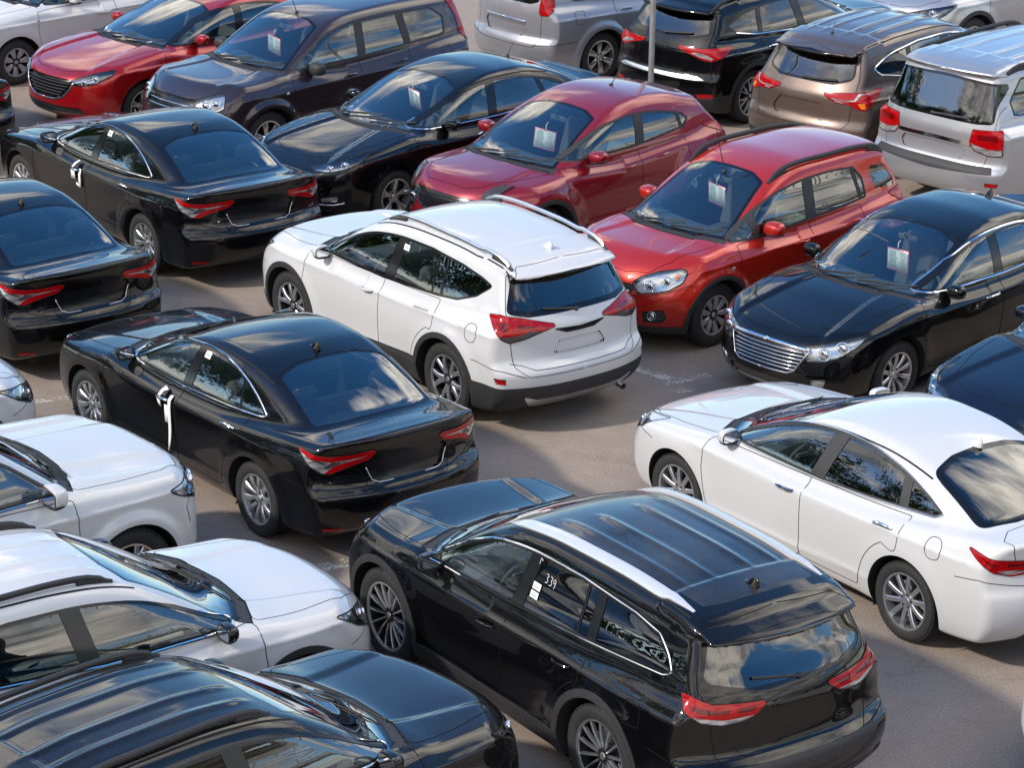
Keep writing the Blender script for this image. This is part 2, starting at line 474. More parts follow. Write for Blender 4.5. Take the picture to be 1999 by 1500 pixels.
    def hit(s, w, pts, back=3.0):
        """points of the surface seen at (u, v) in a view, with normals"""
        a, a0, b, b0, d = s.view(w); pts = np.array(pts, float).reshape(-1, 2)
        Mi = np.linalg.inv(np.array([a, b, d], float))
        p0 = np.stack([pts[:, 0] - a0, pts[:, 1] - b0, np.full(len(pts), -back)], 1) @ Mi.T
        d = np.array(d, float); t = np.zeros(len(pts)); done = np.zeros(len(pts), bool)
        st = .02
        for _ in range(int(2 * back / st)):
            v = s.f(p0 + d * t[:, None]); done |= v < 0
            if done.all(): break
            t = np.where(done, t, t + np.maximum(st * .5, np.minimum(v * .6, .3)))
        lo, hi = t - .35, t.copy()
        vlo = s.f(p0 + d * lo[:, None])
        for _ in range(3): lo = np.where(s.f(p0 + d * lo[:, None]) < 0, lo - .2, lo)
        for _ in range(22):
            m = (lo + hi) / 2; v = s.f(p0 + d * m[:, None]) < 0
            hi = np.where(v, m, hi); lo = np.where(v, lo, m)
        p = p0 + d * hi[:, None]
        return p, s.normal(p)
    def feature(s, name, w, poly, only=None, cond=None, any_dir=False, minn=.12):
        poly = np.array(poly, float); s.flush()
        a, a0, b, b0, d = s.view(w)
        uv = s.uv(w, s.v)
        F = s.F; fu = uv[F]                                    # n, pad, 2
        mn, mx = fu.min(1), fu.max(1); lo, hi = poly.min(0), poly.max(0)
        c = (mx[:, 0] >= lo[0]) & (mn[:, 0] <= hi[0]) & (mx[:, 1] >= lo[1]) & (mn[:, 1] <= hi[1])
        if only is not None:
            c &= np.isin(s.part, [s.pid(o) for o in ([only] if isinstance(only, str) else only)])
        idx = np.nonzero(c)[0]
        V = s.v[F[idx]]; cen = V[:, :4].mean(1)
        n = np.cross(V[:, 2] - V[:, 0], V[:, 3] - V[:, 1])
        bad = np.linalg.norm(n, axis=1) < 1e-12
        n[bad] = np.cross(V[bad, 1] - V[bad, 0], V[bad, 2] - V[bad, 0])
        n /= np.maximum(np.linalg.norm(n, axis=1, keepdims=True), 1e-12)
        ok = np.ones(len(idx), bool) if any_dir else (n @ np.array(d, float)) < -minn
        if cond is not None: ok &= cond(cen, n)
        idx = idx[ok]
        if not len(idx): return
        k = s.pid(name)
        E = [(poly[i], poly[(i + 1) % len(poly)]) for i in range(len(poly))]
        newF = []; newP = []; dead = []
        # quick accept: faces wholly inside or outside with no edge near
        emn = np.array([np.minimum(p, q) for p, q in E]); emx = np.array([np.maximum(p, q) for p, q in E])
        near = ((mx[idx][:, None] >= emn[None]) & (mn[idx][:, None] <= emx[None])).all(2)
        cuv = fu[idx].mean(1)
        anyn = near.any(1)
        far = ~anyn
        ins = inside(poly, s_cent(fu[idx])) if len(idx) else None
        s.part[idx[far & ins]] = k
        for j in np.nonzero(anyn)[0]:
            fi = idx[j]
            f = list(dict.fromkeys(F[fi].tolist()))
            frs = [f]
            for e in np.nonzero(near[j])[0]:
                (p, q) = E[e]; t = q - p; nn = np.array((-t[1], t[0])); L = np.linalg.norm(nn)
                if L < 1e-9: continue
                nn /= L; out = []
                for g in frs:
                    out += s.cut(g, uv, p, nn, t / L, L, a, a0, b, b0)
                frs = out
            dead.append(fi)
            for g in frs:
                newF.append(g); newP.append(s.part[fi])
        if dead:
            s.flush()
            uv = s.uv(w, s.v)
            cc = np.array([uv[g].mean(0) for g in newF])
            ins = inside(poly, cc)
            newP = np.where(ins, k, np.array(newP))
            m = np.ones(len(F), bool); m[dead] = False
            nf = np.array([(g + [g[-1]] * s.pad)[:s.pad] for g in newF])
            s.F = np.concatenate([s.F[m], nf]); s.part = np.concatenate([s.part[m], newP])
    def cut(s, g, uv, p, nn, tt, L, a, a0, b, b0):
        q = np.array([s.getuv(i, uv, a, a0, b, b0) for i in g])
        d = (q - p) @ nn
        d[np.abs(d) < 2e-5] = 0
        if (d >= 0).all() or (d <= 0).all(): return [g]
        tq = (q - p) @ tt
        # the cut must meet the edge itself
        ts = []
        N = len(g)
        for i in range(N):
            j = (i + 1) % N
            if d[i] * d[j] < 0: ts.append(tq[i] + (tq[j] - tq[i]) * d[i] / (d[i] - d[j]))
            elif d[i] == 0: ts.append(tq[i])
        if not ts or max(ts) < -1e-6 or min(ts) > L + 1e-6: return [g]
        A, B = [], []
        for i in range(N):
            j = (i + 1) % N
            if d[i] >= 0: A.append(g[i])
            if d[i] <= 0: B.append(g[i])
            if d[i] * d[j] < 0:
                m = s.mid(g[i], g[j], d[i] / (d[i] - d[j])); A.append(m); B.append(m)
        return [h for h in (A, B) if len(h) > 2]
    def getv(s, i): return s.v[i] if i < len(s.v) else s.newv[i - len(s.v)]
    def getuv(s, i, uv, a, a0, b, b0):
        if i < len(uv): return uv[i]
        p = s.getv(i); return np.array((p @ np.array(a, float) + a0, p @ np.array(b, float) + b0))
    def mid(s, i, j, t):
        key = (min(i, j), max(i, j)); tt = t if i < j else 1 - t
        for (t0, m) in s.split.get(key, ()):
            if abs(t0 - tt) < 1e-6: return m
        m = len(s.v) + len(s.newv)
        s.newv.append(s.getv(i) * (1 - t) + s.getv(j) * t)
        s.split.setdefault(key, []).append((tt, m)); return m
    def flush(s):
        if s.newv: s.v = np.concatenate([s.v, np.array(s.newv)]); s.newv = []
    def expand(s, i, j, out):
        """all points that later cuts put on edge i-j"""
        key = (min(i, j), max(i, j)); L = s.split.get(key)
        if not L: return
        L = sorted(L, key=lambda q: q[0]); seq = [m for _, m in L]
        if i > j: seq = seq[::-1]
        a = i
        for m in seq:
            s.expand(a, m, out); out.append(m); a = m
        s.expand(a, j, out)
    def finish(s):
        s.flush()
        fl = []
        for f in s.F.tolist():
            f = list(dict.fromkeys(f)); o = []
            for k in range(len(f)):
                o.append(f[k]); s.expand(f[k], f[(k + 1) % len(f)], o)
            fl.append(o)
        s.faces = fl
        s.N = s.normal(s.v)
    def piece(s, groups):
        """groups: list of (part name, material, inset depth, walls material or None); returns verts, faces, mat idx, normals"""
        V = []; Fc = []; Mi = []; Nn = []; ms = []
        for (pn, m, dep, wall) in groups:
            if pn not in s.parts: continue
            k = s.parts.index(pn)
            fs = [s.faces[i] for i in np.nonzero(s.part == k)[0]]
            if not fs: continue
            if m not in ms: ms.append(m)
            ids = sorted({i for f in fs for i in f}); mp = {i: n + len(V) for n, i in enumerate(ids)}
            P = s.v[ids]; N = s.N[ids]
            V += list(P - N * dep); Nn += list(N)
            Fc += [[mp[i] for i in f] for f in fs]; Mi += [ms.index(m)] * len(fs)
            if wall:
                if wall not in ms: ms.append(wall)
                ed = {}
                for f in fs:
                    for a, b in zip(f, f[1:] + f[:1]): ed[(a, b)] = 1
                for (a, b) in [e for e in ed if (e[1], e[0]) not in ed]:
                    if abs(s.v[a][1]) < 1e-6 and abs(s.v[b][1]) < 1e-6: continue
                    o = len(V)
                    pa, pb, na, nb = s.v[a], s.v[b], s.N[a], s.N[b]
                    V += [pa + na * .0005, pb + nb * .0005, pb - nb * dep, pa - na * dep]
                    t = pb - pa; wn = np.cross(t, na) * (-1 if dep > 0 else 1); wn = wn / max(np.linalg.norm(wn), 1e-9)
                    Nn += [wn] * 4
                    Fc.append([o, o + 1, o + 2, o + 3]); Mi.append(ms.index(wall))
        return V, Fc, Mi, Nn, ms

def s_cent(fu):
    return fu[:, :4].mean(1)

# ------------------------------------------------------------------ from a shape and its list of features to a car with parts
def node(name, me, loc=(0, 0, 0), kids=(), rot=None, label=None):
    return dict(name=name, me=me, loc=loc, kids=list(kids), rot=rot, label=label)

def pmesh(name, pc, mirror=False, both=False, extra=None):
    V, Fc, Mi, Nn, ms = pc
    V = np.array(V, float).reshape(-1, 3); Nn = np.array(Nn, float).reshape(-1, 3)
    if both or mirror:
        V2 = V * [1, -1, 1]; N2 = Nn * [1, -1, 1]; F2 = [f[::-1] for f in Fc]
        if mirror: V, Fc, Nn = V2, F2, N2
        else:
            o = len(V); V = np.concatenate([V, V2]); Nn = np.concatenate([Nn, N2])
            Fc = Fc + [[i + o for i in f] for f in F2]; Mi = Mi + Mi
    Fc = list(Fc); Mi = list(Mi); ms = list(ms)
    if extra is not None and extra.v:
        o = len(V); ev = np.array(extra.v)
        en = np.zeros_like(ev)
        for f in extra.f:
            n = np.cross(ev[f[1]] - ev[f[0]], ev[f[2]] - ev[f[0]]); L = np.linalg.norm(n)
            if L > 0: en[f] += n / L
        en /= np.maximum(np.linalg.norm(en, axis=1, keepdims=True), 1e-9)
        V = np.concatenate([V, ev]) if len(V) else ev; Nn = np.concatenate([Nn, en]) if o else en
        for f, k in zip(extra.f, extra.m):
            mm = extra.mats[k]
            if mm not in ms: ms.append(mm)
            Fc.append([i + o for i in f]); Mi.append(ms.index(mm))
    if not len(Fc): return None
    return new_mesh(name, V, Fc, ms, Mi, Nn)

def resample(P, step, closed=True):
    P = np.array(P, float); out = []
    n = len(P)
    for i in range(n if closed else n - 1):
        a, b = P[i], P[(i + 1) % n]; k = max(1, int(np.ceil(np.linalg.norm(b - a) / step)))
        for t in range(k): out.append(a + (b - a) * t / k)
    if not closed: out.append(P[-1])
    return np.array(out)

def soften(pts, r0):
    """round a window outline: long sweeps on its shallow corners, tight ones on its sharp corners"""
    P = [np.array(q[:2], float) for q in pts]; n = len(P); out = []
    for i in range(n):
        u, v = P[i] - P[i-1], P[(i+1) % n] - P[i]; a = abs(math.atan2(u[0]*v[1] - u[1]*v[0], u @ v))
        out.append((*P[i], pts[i][2] if len(pts[i]) > 2 else (3.0 if a < .6 else r0)))
    return rpoly(out, r0, 5)
def gapline(c, mb, w, poly, closed=True, width=.006, mat_='seam', lift=.0015, flt=None):
    q = resample(poly, .035, closed)
    p, n = c.hit(w, q)
    ok = np.abs(c.f(p)) < .01
    if flt is not None: ok &= flt(p, n)
    if ok.all() and closed: mb.ribbon(p, n, width, M[mat_], lift, True); return
    i = 0; N = len(q)
    order = np.arange(N)
    if closed:
        bad = np.nonzero(~ok)[0]
        if len(bad): order = np.roll(order, -bad[0])
    run = []
    for k in list(order) + [None]:
        if k is not None and ok[k] and (not run or np.linalg.norm(p[k] - p[run[-1]]) < .12): run.append(k)
        else:
            if len(run) > 2: mb.ribbon(p[run], n[run], width, M[mat_], lift)
            run = [k] if k is not None and ok[k] else []

def wheel_meshes(style, r, w, key):
    t = MB(); rim_r = {'big': .70, 'mid': .665, 'small': .615}[style.get('size', 'mid')] * r
    h = w / 2; b = rim_r
    pr = [(b - .012, -h*.78), (b + .008, -h*.92), (b + (r-b)*.45, -h), (b + (r-b)*.8, -h*.93), (r - .014, -h*.80), (r - .003, -h*.62)]
    for k in (-.42, -.14, .14, .42):
        pr += [(r, h*(k - .09)), (r, h*(k + .05)), (r - .008, h*(k + .06)), (r - .008, h*(k + .10))]
    pr = [q for q in pr]
    pr += [(r - .003, h*.62), (r - .014, h*.80), (b + (r-b)*.8, h*.93), (b + (r-b)*.62, h*.985), (b + (r-b)*.58, h*.995), (b + (r-b)*.3, h*.985), (b + .008, h*.92), (b - .012, h*.78)]
    t.lathe(pr, M['tyre'], 56)
    # tread blocks across the shoulder
    n = style.get('lugs', 64)
    for k in range(n):
        a = 2 * math.pi * k / n
        for sg in (-1, 1):
            ca, sa = math.cos(a), math.sin(a)
            rot = np.array([[-sa, 0, ca], [0, 1, 0], [ca, 0, sa]])
            t.box((ca * (r - .0125), sg * h * .74, sa * (r - .0125)), (2 * math.pi * r / n * .62, h * .22, .018), M['tyre'], rot)
    tm = t.mesh('tyre')
    q = MB(); face = M[style.get('mat', 'alloy')]; deep = M['darkalloy'] if style.get('dark') else face
    yo = h * .86                                          # the plane of the outer lip
    q.lathe([(b - .004, -h*.8), (b - .02, -h*.6), (b - .035, 0), (b - .022, yo - .05), (b - .016, yo - .012)], deep, 56)
    q.lathe([(b - .016, yo - .012), (b - .014, yo), (b + .004, yo + .004), (b + .008, yo - .008)], face, 56)
    n = style['n']; kind = style.get('kind', 'single')
    hubr = .075; hy = yo - style.get('dish', .035)
    def spoke(a, w0, w1, da=0.0, m=face):
        st = []
        for k in range(6):
            u = k / 5
            rr = hubr * .7 + (b - .018 - hubr * .7) * u
            aa = a + da * u
            y = hy + (yo - .006 - hy) * u**1.6 + .012 * math.sin(math.pi * u)
            ww = (w0 + (w1 - w0) * u) / 2
            c, s2 = math.cos(aa), math.sin(aa)
            P = lambda t_, yy: (c * rr - s2 * t_, yy, s2 * rr + c * t_)
            st.append([P(-ww, y - .03), P(-ww * .96, y - .006), P(-ww * .7, y), P(ww * .7, y), P(ww * .96, y - .006), P(ww, y - .03)])
        v = [p for s_ in st for p in s_]; f = []
        for i in range(5):
            for j in range(5): f.append((i*6 + j, i*6 + j + 1, (i+1)*6 + j + 1, (i+1)*6 + j))
        q.add(v, f, m)
    for k in range(n):
        a = 2 * math.pi * k / n + math.pi / 2
        if kind == 'single': spoke(a, style.get('w0', .05), style.get('w1', .035))
        elif kind == 'twin':
            g = style.get('gap', .16)
            spoke(a - g * .35, style.get('w0', .036), style.get('w1', .03), -g * .65); spoke(a + g * .35, style.get('w0', .036), style.get('w1', .03), g * .65)
        elif kind == 'wide': spoke(a, style.get('w0', .05), style.get('w1', .10))
        elif kind == 'vee':
            spoke(a, .03, .05, .16); spoke(a, .03, .028, -.2, M['darkalloy'] if style.get('dark') else face)
    q.lathe([(.0, hy + .004), (.03, hy + .004), (.032, hy + .001), (hubr - .006, hy), (hubr, hy - .012), (hubr, hy - .04)], deep if style.get('dark') else face, 32)
    q.lathe([(0, hy + .010), (.026, hy + .009), (.029, hy + .004)], M['darkalloy'] if style.get('darkcap') else face, 24)
    for k in range(5):
        a = 2 * math.pi * (k + .5) / 5 + math.pi / 2
        q.lathe([(0, hy + .006), (.009, hy + .006), (.0095, hy - .004)], M['gap'], 10, c=(.054 * math.cos(a), 0, .054 * math.sin(a)))
    rm = q.mesh('rim')
    d = MB()
    d.lathe([(0, .012), (b * .70, .012), (b * .72, .006), (b * .72, -.012), (0, -.012)], M['satin'] if False else M['darkalloy'], 40)
    d.lathe([(0, .05), (.07, .05), (.075, .02), (.075, -.05)], M['gap'], 24)
    d.lathe([(0, -.06), (b - .03, -.06), (b - .03, -.055)], M['well'], 32)
    a = R(200); d.box((b*.55*math.cos(a), .01, b*.55*math.sin(a)), (.09, .06, .2), M['darkalloy'], None, .01)
    return tm, rm, d.mesh('wheel')

def mirror_mesh(paint_m, size, kind='car', signal=True):
    """left door mirror, its glass facing backwards; origin at the foot on the door"""
    w, h, d = size                                       # across, up, along
    m = MB(); cx = .018 + w / 2
    def shell(qx):
        x, y, z = qx
        x = x * (1.0 if x > 0 else .12)
        y2 = y - .10 * x * 0
        return (x - .16 * (y + w/2) * .35, y, z * (1 - .18 * (y / (w / 2) * .5 + .5)) + .012 * (y / w))
    m.blob((0, cx, h * .55), (d, w / 2, h / 2), paint_m, (3.4, 3.0), 28, 16, shell)
    lo = MB()
    lo.blob((0, cx, h * .30), (d * .95, w / 2 * .94, h * .26), M['plastic'], (2.6, 2.6), 20, 10, shell)
    lo.tube([(.02, -.04, .0), (.015, .02, .015), (.01, .06, h * .26)], [.026, .022, .026], M['plastic'], 10, ry=[.014, .012, .016])
    g = MB()
    ring = rpoly([(cx - w*.42, h*.22), (cx + w*.43, h*.30), (cx + w*.43, h*.82), (cx - w*.42, h*.92)], .035)
    def pt(y, z, x): return (x - .16 * (y - cx + w/2) * .35, y, z)
    v = [pt(y, z, -d * .125) for y, z in ring]; n = len(v)
    g.add(v + [pt(*ring.mean(0), -d * .128)], [(i, (i + 1) % n, n) for i in range(n)], M['mirrorglass'])
    v2 = [pt(y, z, -d * .13) for y, z in ring] + [pt(*(q + (q - ring.mean(0)) * .10), -d * .10) for q in ring]
    g.add(v2, [(i, i + n, (i + 1) % n + n, (i + 1) % n) for i in range(n)], M['plastic'])
    s = MB()
    if signal:
        pts = [(d * .93 * math.cos(t) * .93 - .16 * (cx + w/2*math.sin(t) - cx + w/2) * .35, cx + w / 2 * 1.0 * math.sin(t), h * .42) for t in np.linspace(-.5, 1.25, 9)]
        s.tube(pts, .007, M['clear'], 6, ry=.012)
    return m, lo, g, s

def rail_mb(c, x0, x1, y0, y1, h, matn, endmat=None, r=.018):
    """a roof rail along the edge of the roof, feet at both ends"""
    xs = np.linspace(x0, x1, 22); ys = np.linspace(y0, y1, 22)
    u = np.linspace(0, 1, 22)
    ys = ys + .025 * np.sin(u * math.pi)
    p, n = c.hit('top', np.stack([xs, ys], 1))
    lift = h * np.minimum(1, np.minimum(u, 1 - u) * 9)**.6
    q = p + np.array([0, 0, 1]) * (lift - .008)[:, None]
    m = MB()
    rr = r * np.where(np.minimum(u, 1 - u) < .02, .6, 1)
    m.tube(q, rr, M[matn], 8, ry=rr * 1.25)
    for a in ((0, 3), (18, 21)):
        e = q[a[0]:a[1] + 1]; f = p[a[0]:a[1] + 1]
        m.tube((e + f) / 2 - [0, 0, .008], r * .95, M[endmat or matn], 8, ry=.03)
    return m

def shark(c, x, matn, s=1.0):
    p, n = c.hit('top', [(x, 0)]); z = p[0][2]
    v = []; sec = [(.075, .001, .002), (.04, .024, .012), (0, .026, .034), (-.04, .023, .056), (-.068, .016, .068), (-.08, .010, .050), (-.082, .006, .0)]
    m = MB(); f = []
    for (dx, w, h) in sec:
        for (a, b) in ((-w * 1.25, -.01), (-w, h * .25), (-w * .3, h), (w * .3, h), (w, h * .25), (w * 1.25, -.01)): v.append((x + dx * s, a * s, z + b * s))
    for i in range(len(sec) - 1):
        for k in range(5): f.append((i*6 + k, i*6 + k + 1, (i+1)*6 + k + 1, (i+1)*6 + k))
    m.add(v, f, M[matn])
    return m

PAINT = None
def build(P):
    """everything a kind of car is made of, as a tree of part templates"""
    c = Car(P); g = P.get; hw, wb, rw = c.hw, c.wb, c.rw
    Ra = rw + g('archgap', .055)
    sill = g('sill', .30)
    top = []
    # panels -----------------------------------------------------------
    if 'hood' in P:
        c.feature('hood', 'top', P['hood'], cond=lambda p, n: p[:, 2] > g('hoodz', .6), minn=.3)
    if 'cowl' in P: c.feature('cowl', 'top', P['cowl'], minn=.3, cond=lambda p, n: p[:, 0] > 0)
    if 'tail' in P: c.feature('tail', P['tail'][0], P['tail'][1], minn=.15, cond=lambda p, n: p[:, 0] < -.5)
    if 'roofpanel' in P: c.feature('roofpanel', 'top', P['roofpanel'], minn=.5, cond=lambda p, n: p[:, 2] > g('roofz', 1.3))
    doors = []
    xB, xBs = g('xB')
    zt = P['belt']                                         # belt line as a function of x
    fdoor = rpoly([(P['xA'], zt(P['xA']) - .01, .03), (P['xA'] + .02, .70), (P['xA'] - .03, sill + .10, .10), (P['xA'] - .12, sill, .08), (xBs, sill, .05), (xB, zt(xB) - .01, .01)], .06)
    ax = -wb / 2; ra = Ra + .115
    arc = [(ax + ra * math.cos(t), rw + ra * math.sin(t), 0) for t in np.linspace(math.asin(min(.9, (sill + .1 - rw) / ra)), g('arctop', 1.05), 7)]
    rdoor = rpoly([(xB, zt(xB) - .01, .01), (xBs, sill, .05), (arc[0][0] + .02, sill, .05)] + arc + [(P['xC'], zt(P['xC']) - .30, .06), (P['xC'] - .01, zt(P['xC']) - .01, .02)], .05)
    cd = lambda p, n: p[:, 1] > .4
    c.feature('front_door', 'side', fdoor, cond=cd, only=['body']); c.feature('rear_door', 'side', rdoor, cond=cd, only=['body'])
    # cladding and wheel openings -----------------------------------------
    if g('clad'):
        for xa in (wb / 2, -wb / 2):
            c.feature('clad', 'side', circ(xa, rw, Ra + g('clad'), 44), cond=lambda p, n: p[:, 1] > .5, any_dir=True, only=['body', 'front_door', 'rear_door'])
        c.feature('clad', 'side', [(c.xR - .2, 0), (c.xF + .2, 0), (c.xF + .2, g('cladz', (.36, .36))[1]), (wb/2, g('cladz')[1]), (-wb/2, g('cladz')[0]), (c.xR - .2, g('cladz')[0])], any_dir=True, only=['body', 'front_door', 'rear_door', 'tail'])
    for (pn, w, poly, *_r) in g('zones', ()):
        o = _r[0] if _r else {}
        c.feature(pn, w, poly, minn=o.get('minn', .05), only=o.get('only'), cond=o.get('cond'))
    for xa in (wb / 2, -wb / 2):
        c.feature('arch', 'side', circ(xa, rw, Ra, 48), cond=lambda p, n: p[:, 1] > .45, any_dir=True)
    # glass ---------------------------------------------------------------
    dlo = soften(P['dlo'], g('dlo_r', .05))
    c.feature('window_frame', 'side', dlo, cond=lambda p, n: (p[:, 1] > .3) & (p[:, 2] > .75), minn=.1)
    inn = inset(dlo, g('frame', .022)); panes = []
    div = P['pillars']                                     # (x at belt, x at roof, width) from front to back
    zb0, zt0 = dlo[:, 1].min(), dlo[:, 1].max()
    lines = [((xb + xt) / 2, np.array([(xb, zb0), (xt, zt0)]), wd) for (xb, xt, wd) in div]
    for k in range(len(lines) + 1):
        q = inn
        if k > 0:
            L = lines[k-1][1]; t = L[1] - L[0]; nn = np.array((t[1], -t[0])); nn = nn / np.linalg.norm(nn); nn = nn if nn[0] < 0 else -nn
            q = clip_half(q, L[0] + nn * lines[k-1][2] / 2, nn)
        if k < len(lines):
            L = lines[k][1]; t = L[1] - L[0]; nn = np.array((t[1], -t[0])); nn = nn / np.linalg.norm(nn); nn = nn if nn[0] > 0 else -nn
            q = clip_half(q, L[0] + nn * lines[k][2] / 2, nn)
        if len(q) > 2:
            c.feature('pane%d' % k, 'side', q, only=['window_frame']); panes.append(k)
    c.feature('ws_frit', 'top', rpoly(P['ws'], .05), minn=.08, cond=lambda p, n: (p[:, 0] > -.6) & (p[:, 2] > .8), only=['body', 'hood', 'cowl', 'roofpanel'])
    wi = inset(np.array(rpoly(P['ws'], .05)), g('wsframe', .04)); wi[:, 1] = np.where(wi[:, 1] < .06, -.1, wi[:, 1])
    c.feature('ws_glass', 'top', wi, minn=.08, only=['ws_frit'])
    rv, rp = P['rwin']
    rp = rpoly(rp, g('rwin_r', .05))
    c.feature('rw_frit', rv, rp, minn=.08, cond=lambda p, n: (p[:, 0] < -.6) & (p[:, 2] > .8), only=['body', 'tail', 'roofpanel'])
    ri = inset(rp, g('rwframe', .035))
    k = 1 if rv == 'top' else 0
    ri[:, k] = np.where(ri[:, k] < .06, -.1, ri[:, k])
    c.feature('rw_glass', rv, ri, minn=.08, only=['rw_frit'])
    for (pn, w, poly, *_r) in g('lights', ()):
        c.feature(pn, w, poly, minn=.05, cond=lambda p, n: n[:, 2] < .93)
    c.feature('under', 'rear', [(-1, 0), (2, 0), (2, .6), (-1, .6)], any_dir=True, cond=lambda p, n: n[:, 2] < -.92, only=['body', 'clad', 'front_door', 'rear_door'])
    c.finish()
    # meshes ---------------------------------------------------------------
    gm = MB(); gc = MB()
    for (w, poly, closed, width) in g('seams', ()): gapline(c, gm, w, poly, closed, width)
    if 'hood' in P: gapline(c, gc, 'top', P['hood'], True, flt=lambda p, n: p[:, 1] > .0)
    if 'tail' in P: gapline(c, gc, P['tail'][0], P['tail'][1], True, flt=lambda p, n: (p[:, 1] > .0) & (p[:, 0] < -.5))
    if 'fuel' in P: gapline(c, gm, 'side', rpoly([(P['fuel'][0] + a, P['fuel'][1] + b) for a, b in ((-.08, -.085), (.08, -.085), (.08, .085), (-.08, .085))], g('fuelr', .078), 6), True, .006)
    # liners of the wheel openings
    ln = MB()
    for xa in (wb / 2, -wb / 2):
        t = np.radians(np.linspace(-25, 205, 40)); q = np.stack([xa + Ra * np.cos(t), rw + Ra * np.sin(t)], 1)
        p, n = c.hit('side', q); y = np.where((np.abs(c.f(p)) < .01) & (p[:, 1] > .6), p[:, 1], hw - .05)
        v = [(a[0], b - .001, a[1]) for a, b in zip(q, y)] + [(a[0], .46, a[1]) for a in q] + [(xa, .46, rw)]
        k = len(q)
        ln.add(v, [(i, i + 1, i + 1 + k, i + k) for i in range(k - 1)] + [(i + k, i + 1 + k, 2 * k) for i in range(k - 1)], M['well'])
    side_extra = MB()
    for o in (gm, ln, gc):
        for k2, f in enumerate(o.f): pass
    allx = MB()
    for o in (gm, ln, gc):
        for mm_i, mm in enumerate(o.mats): pass
        base = len(allx.v); allx.v += o.v
        for f, k2 in zip(o.f, o.m): allx.f.append([i + base for i in f]); allx.m.append(allx.mi(o.mats[k2]))
    mir = allx.mirrored(); base = len(allx.v); allx.v += mir.v
    allx.f += [[i + base for i in f] for f in mir.f]; allx.m += mir.m
    pt = PAINT
    top.append(node('body', pmesh('body', c.piece([('body', pt, 0, None), ('under', M['well'], 0, None)]), both=True, extra=allx)))
    def centre(name, groups, extra=None, label=None):
        me = pmesh(name, c.piece(groups), both=True, extra=extra)
        if me: top.append(node(name, me, label=label))
    centre('hood', [('hood', pt, 0, None)])
    centre('cowl_panel', [('cowl', M['plastic'], .006, M['plastic'])])
    centre(g('tailname', 'boot_lid'), [('tail', pt, 0, None)])
    centre('roof_panel', [('roofpanel', g('roofmat', pt), 0, None)])
    centre('cladding', [('clad', M['plastic'], -.008, M['plastic'])])
    centre('windscreen', [('ws_frit', M['frit'], .002, None), ('ws_glass', M['glass'], .002, None)])
    centre('rear_window', [('rw_frit', M['frit'], .003, None), ('rw_glass', M[g('rwglass', 'backlight')], .003, None)])
    done = {}
    for z in list(g('zones', ())) :
        pn = z[0]; o = z[3] if len(z) > 3 else {}
        if pn in done: continue
        done[pn] = 1
        ex = o['extra'](c) if 'extra' in o else None
        centre(o.get('name', pn), [(pn, M[o.get('mat', 'plastic')] if o.get('mat') != 'PAINT' else pt, o.get('depth', 0), M[o['wall']] if o.get('wall') else None)], ex)
    # lamps: grouped by the lamp they belong to, one of each side
    lamps = {}
    for (pn, w, poly, o) in g('lights', ()):
        lamps.setdefault(o['lamp'], []).append((pn, M[o['mat']], o.get('depth', -.003), M[o['wall']] if o.get('wall') else None))
    for nm, gr in lamps.items():
        gr = list(dict.fromkeys(gr))
        ex = MB()
        if nm in ('tail_lamp', 'headlamp'):
            q0 = [q for q in P['lights'] if q[3]['lamp'] == nm][0]; gapline(c, ex, q0[1], q0[2], True, .011, 'gap', .0055)
        for (w, pts, r, dep, mm) in g('bulbs', {}).get(nm, ()):
            p, n = c.hit(w, pts)
            for a, b in zip(p, n):
                dd = np.array((1., .12, -.0)) if a[0] > 0 else np.array((-1., .1, 0))
                ctr = a - b * dep
                ex.blob(ctr, (r * .4, r * .8, r * .8), M['bulb' if mm == 'clear' else mm], (2, 2), 16, 10)
                tt = np.linspace(0, 2 * math.pi, 20, endpoint=False); e1 = np.cross(b, (0, 0, 1)); e1 /= np.linalg.norm(e1); e2 = np.cross(b, e1)
                ex.tube(ctr + (np.cos(tt)[:, None] * e1 + np.sin(tt)[:, None] * e2) * r, r * .12, M['chrome'], 6, closed=True, up=tuple(b + .01))
        for sgn in (False, True):
            pcs = c.piece(gr)
            me = pmesh(nm, pcs, mirror=sgn, extra=(ex.mirrored() if sgn else ex))
            kids = []
            lensg = [q for q in g('lensed', ()) if q == nm]
            if lensg and me:
                lg = [(q[0], M['lampglass'], -.004, None) for q in gr]
                lm = pmesh('lens', c.piece(lg), mirror=sgn)
                kids = [node('lens', lm)] if lm else []
            if me: top.append(node(nm, me, kids=kids))
    # doors with handles and windows
    hz = g('handle', (.86, .90)); hm = M[g('handlemat', 'chrome')] if g('handlemat') != 'PAINT' else pt
    for sgn in (False, True):
        for (pn, poly, xh, zh) in (('front_door', fdoor, xB + .20, hz[0]), ('rear_door', rdoor, P['xC'] + g('hback', .18), hz[1])):
            ex = MB(); gapline(c, ex, 'side', poly, True, .0065, flt=lambda p, n: p[:, 1] > .4)
            me = pmesh(pn, c.piece([(pn, pt, 0, None)]), mirror=sgn, extra=ex.mirrored() if sgn else ex)
            hb = MB()
            p, n = c.hit('side', [(xh + d, zh + .012 * k) for d, k in ((.105, -.5), (.075, -.3), (.03, 0), (-.03, .2), (-.075, .4), (-.105, .5))])
            lift = np.array([.004, .026, .034, .034, .028, .004])
            hb.tube(p + n * lift[:, None], [.010, .013, .014, .014, .013, .010], hm, 8, ry=[.007, .010, .011, .011, .010, .007], ups=n)
            hme = (hb.mirrored() if sgn else hb).mesh('handle')
            if me: top.append(node(pn, me, kids=[node('handle', hme)]))
        tints = g('tints', ['glass'] * 8)
        me = pmesh('window_frame', c.piece([('window_frame', M[g('framemat', 'trim')], .002, None)]), mirror=sgn)
        kids = []
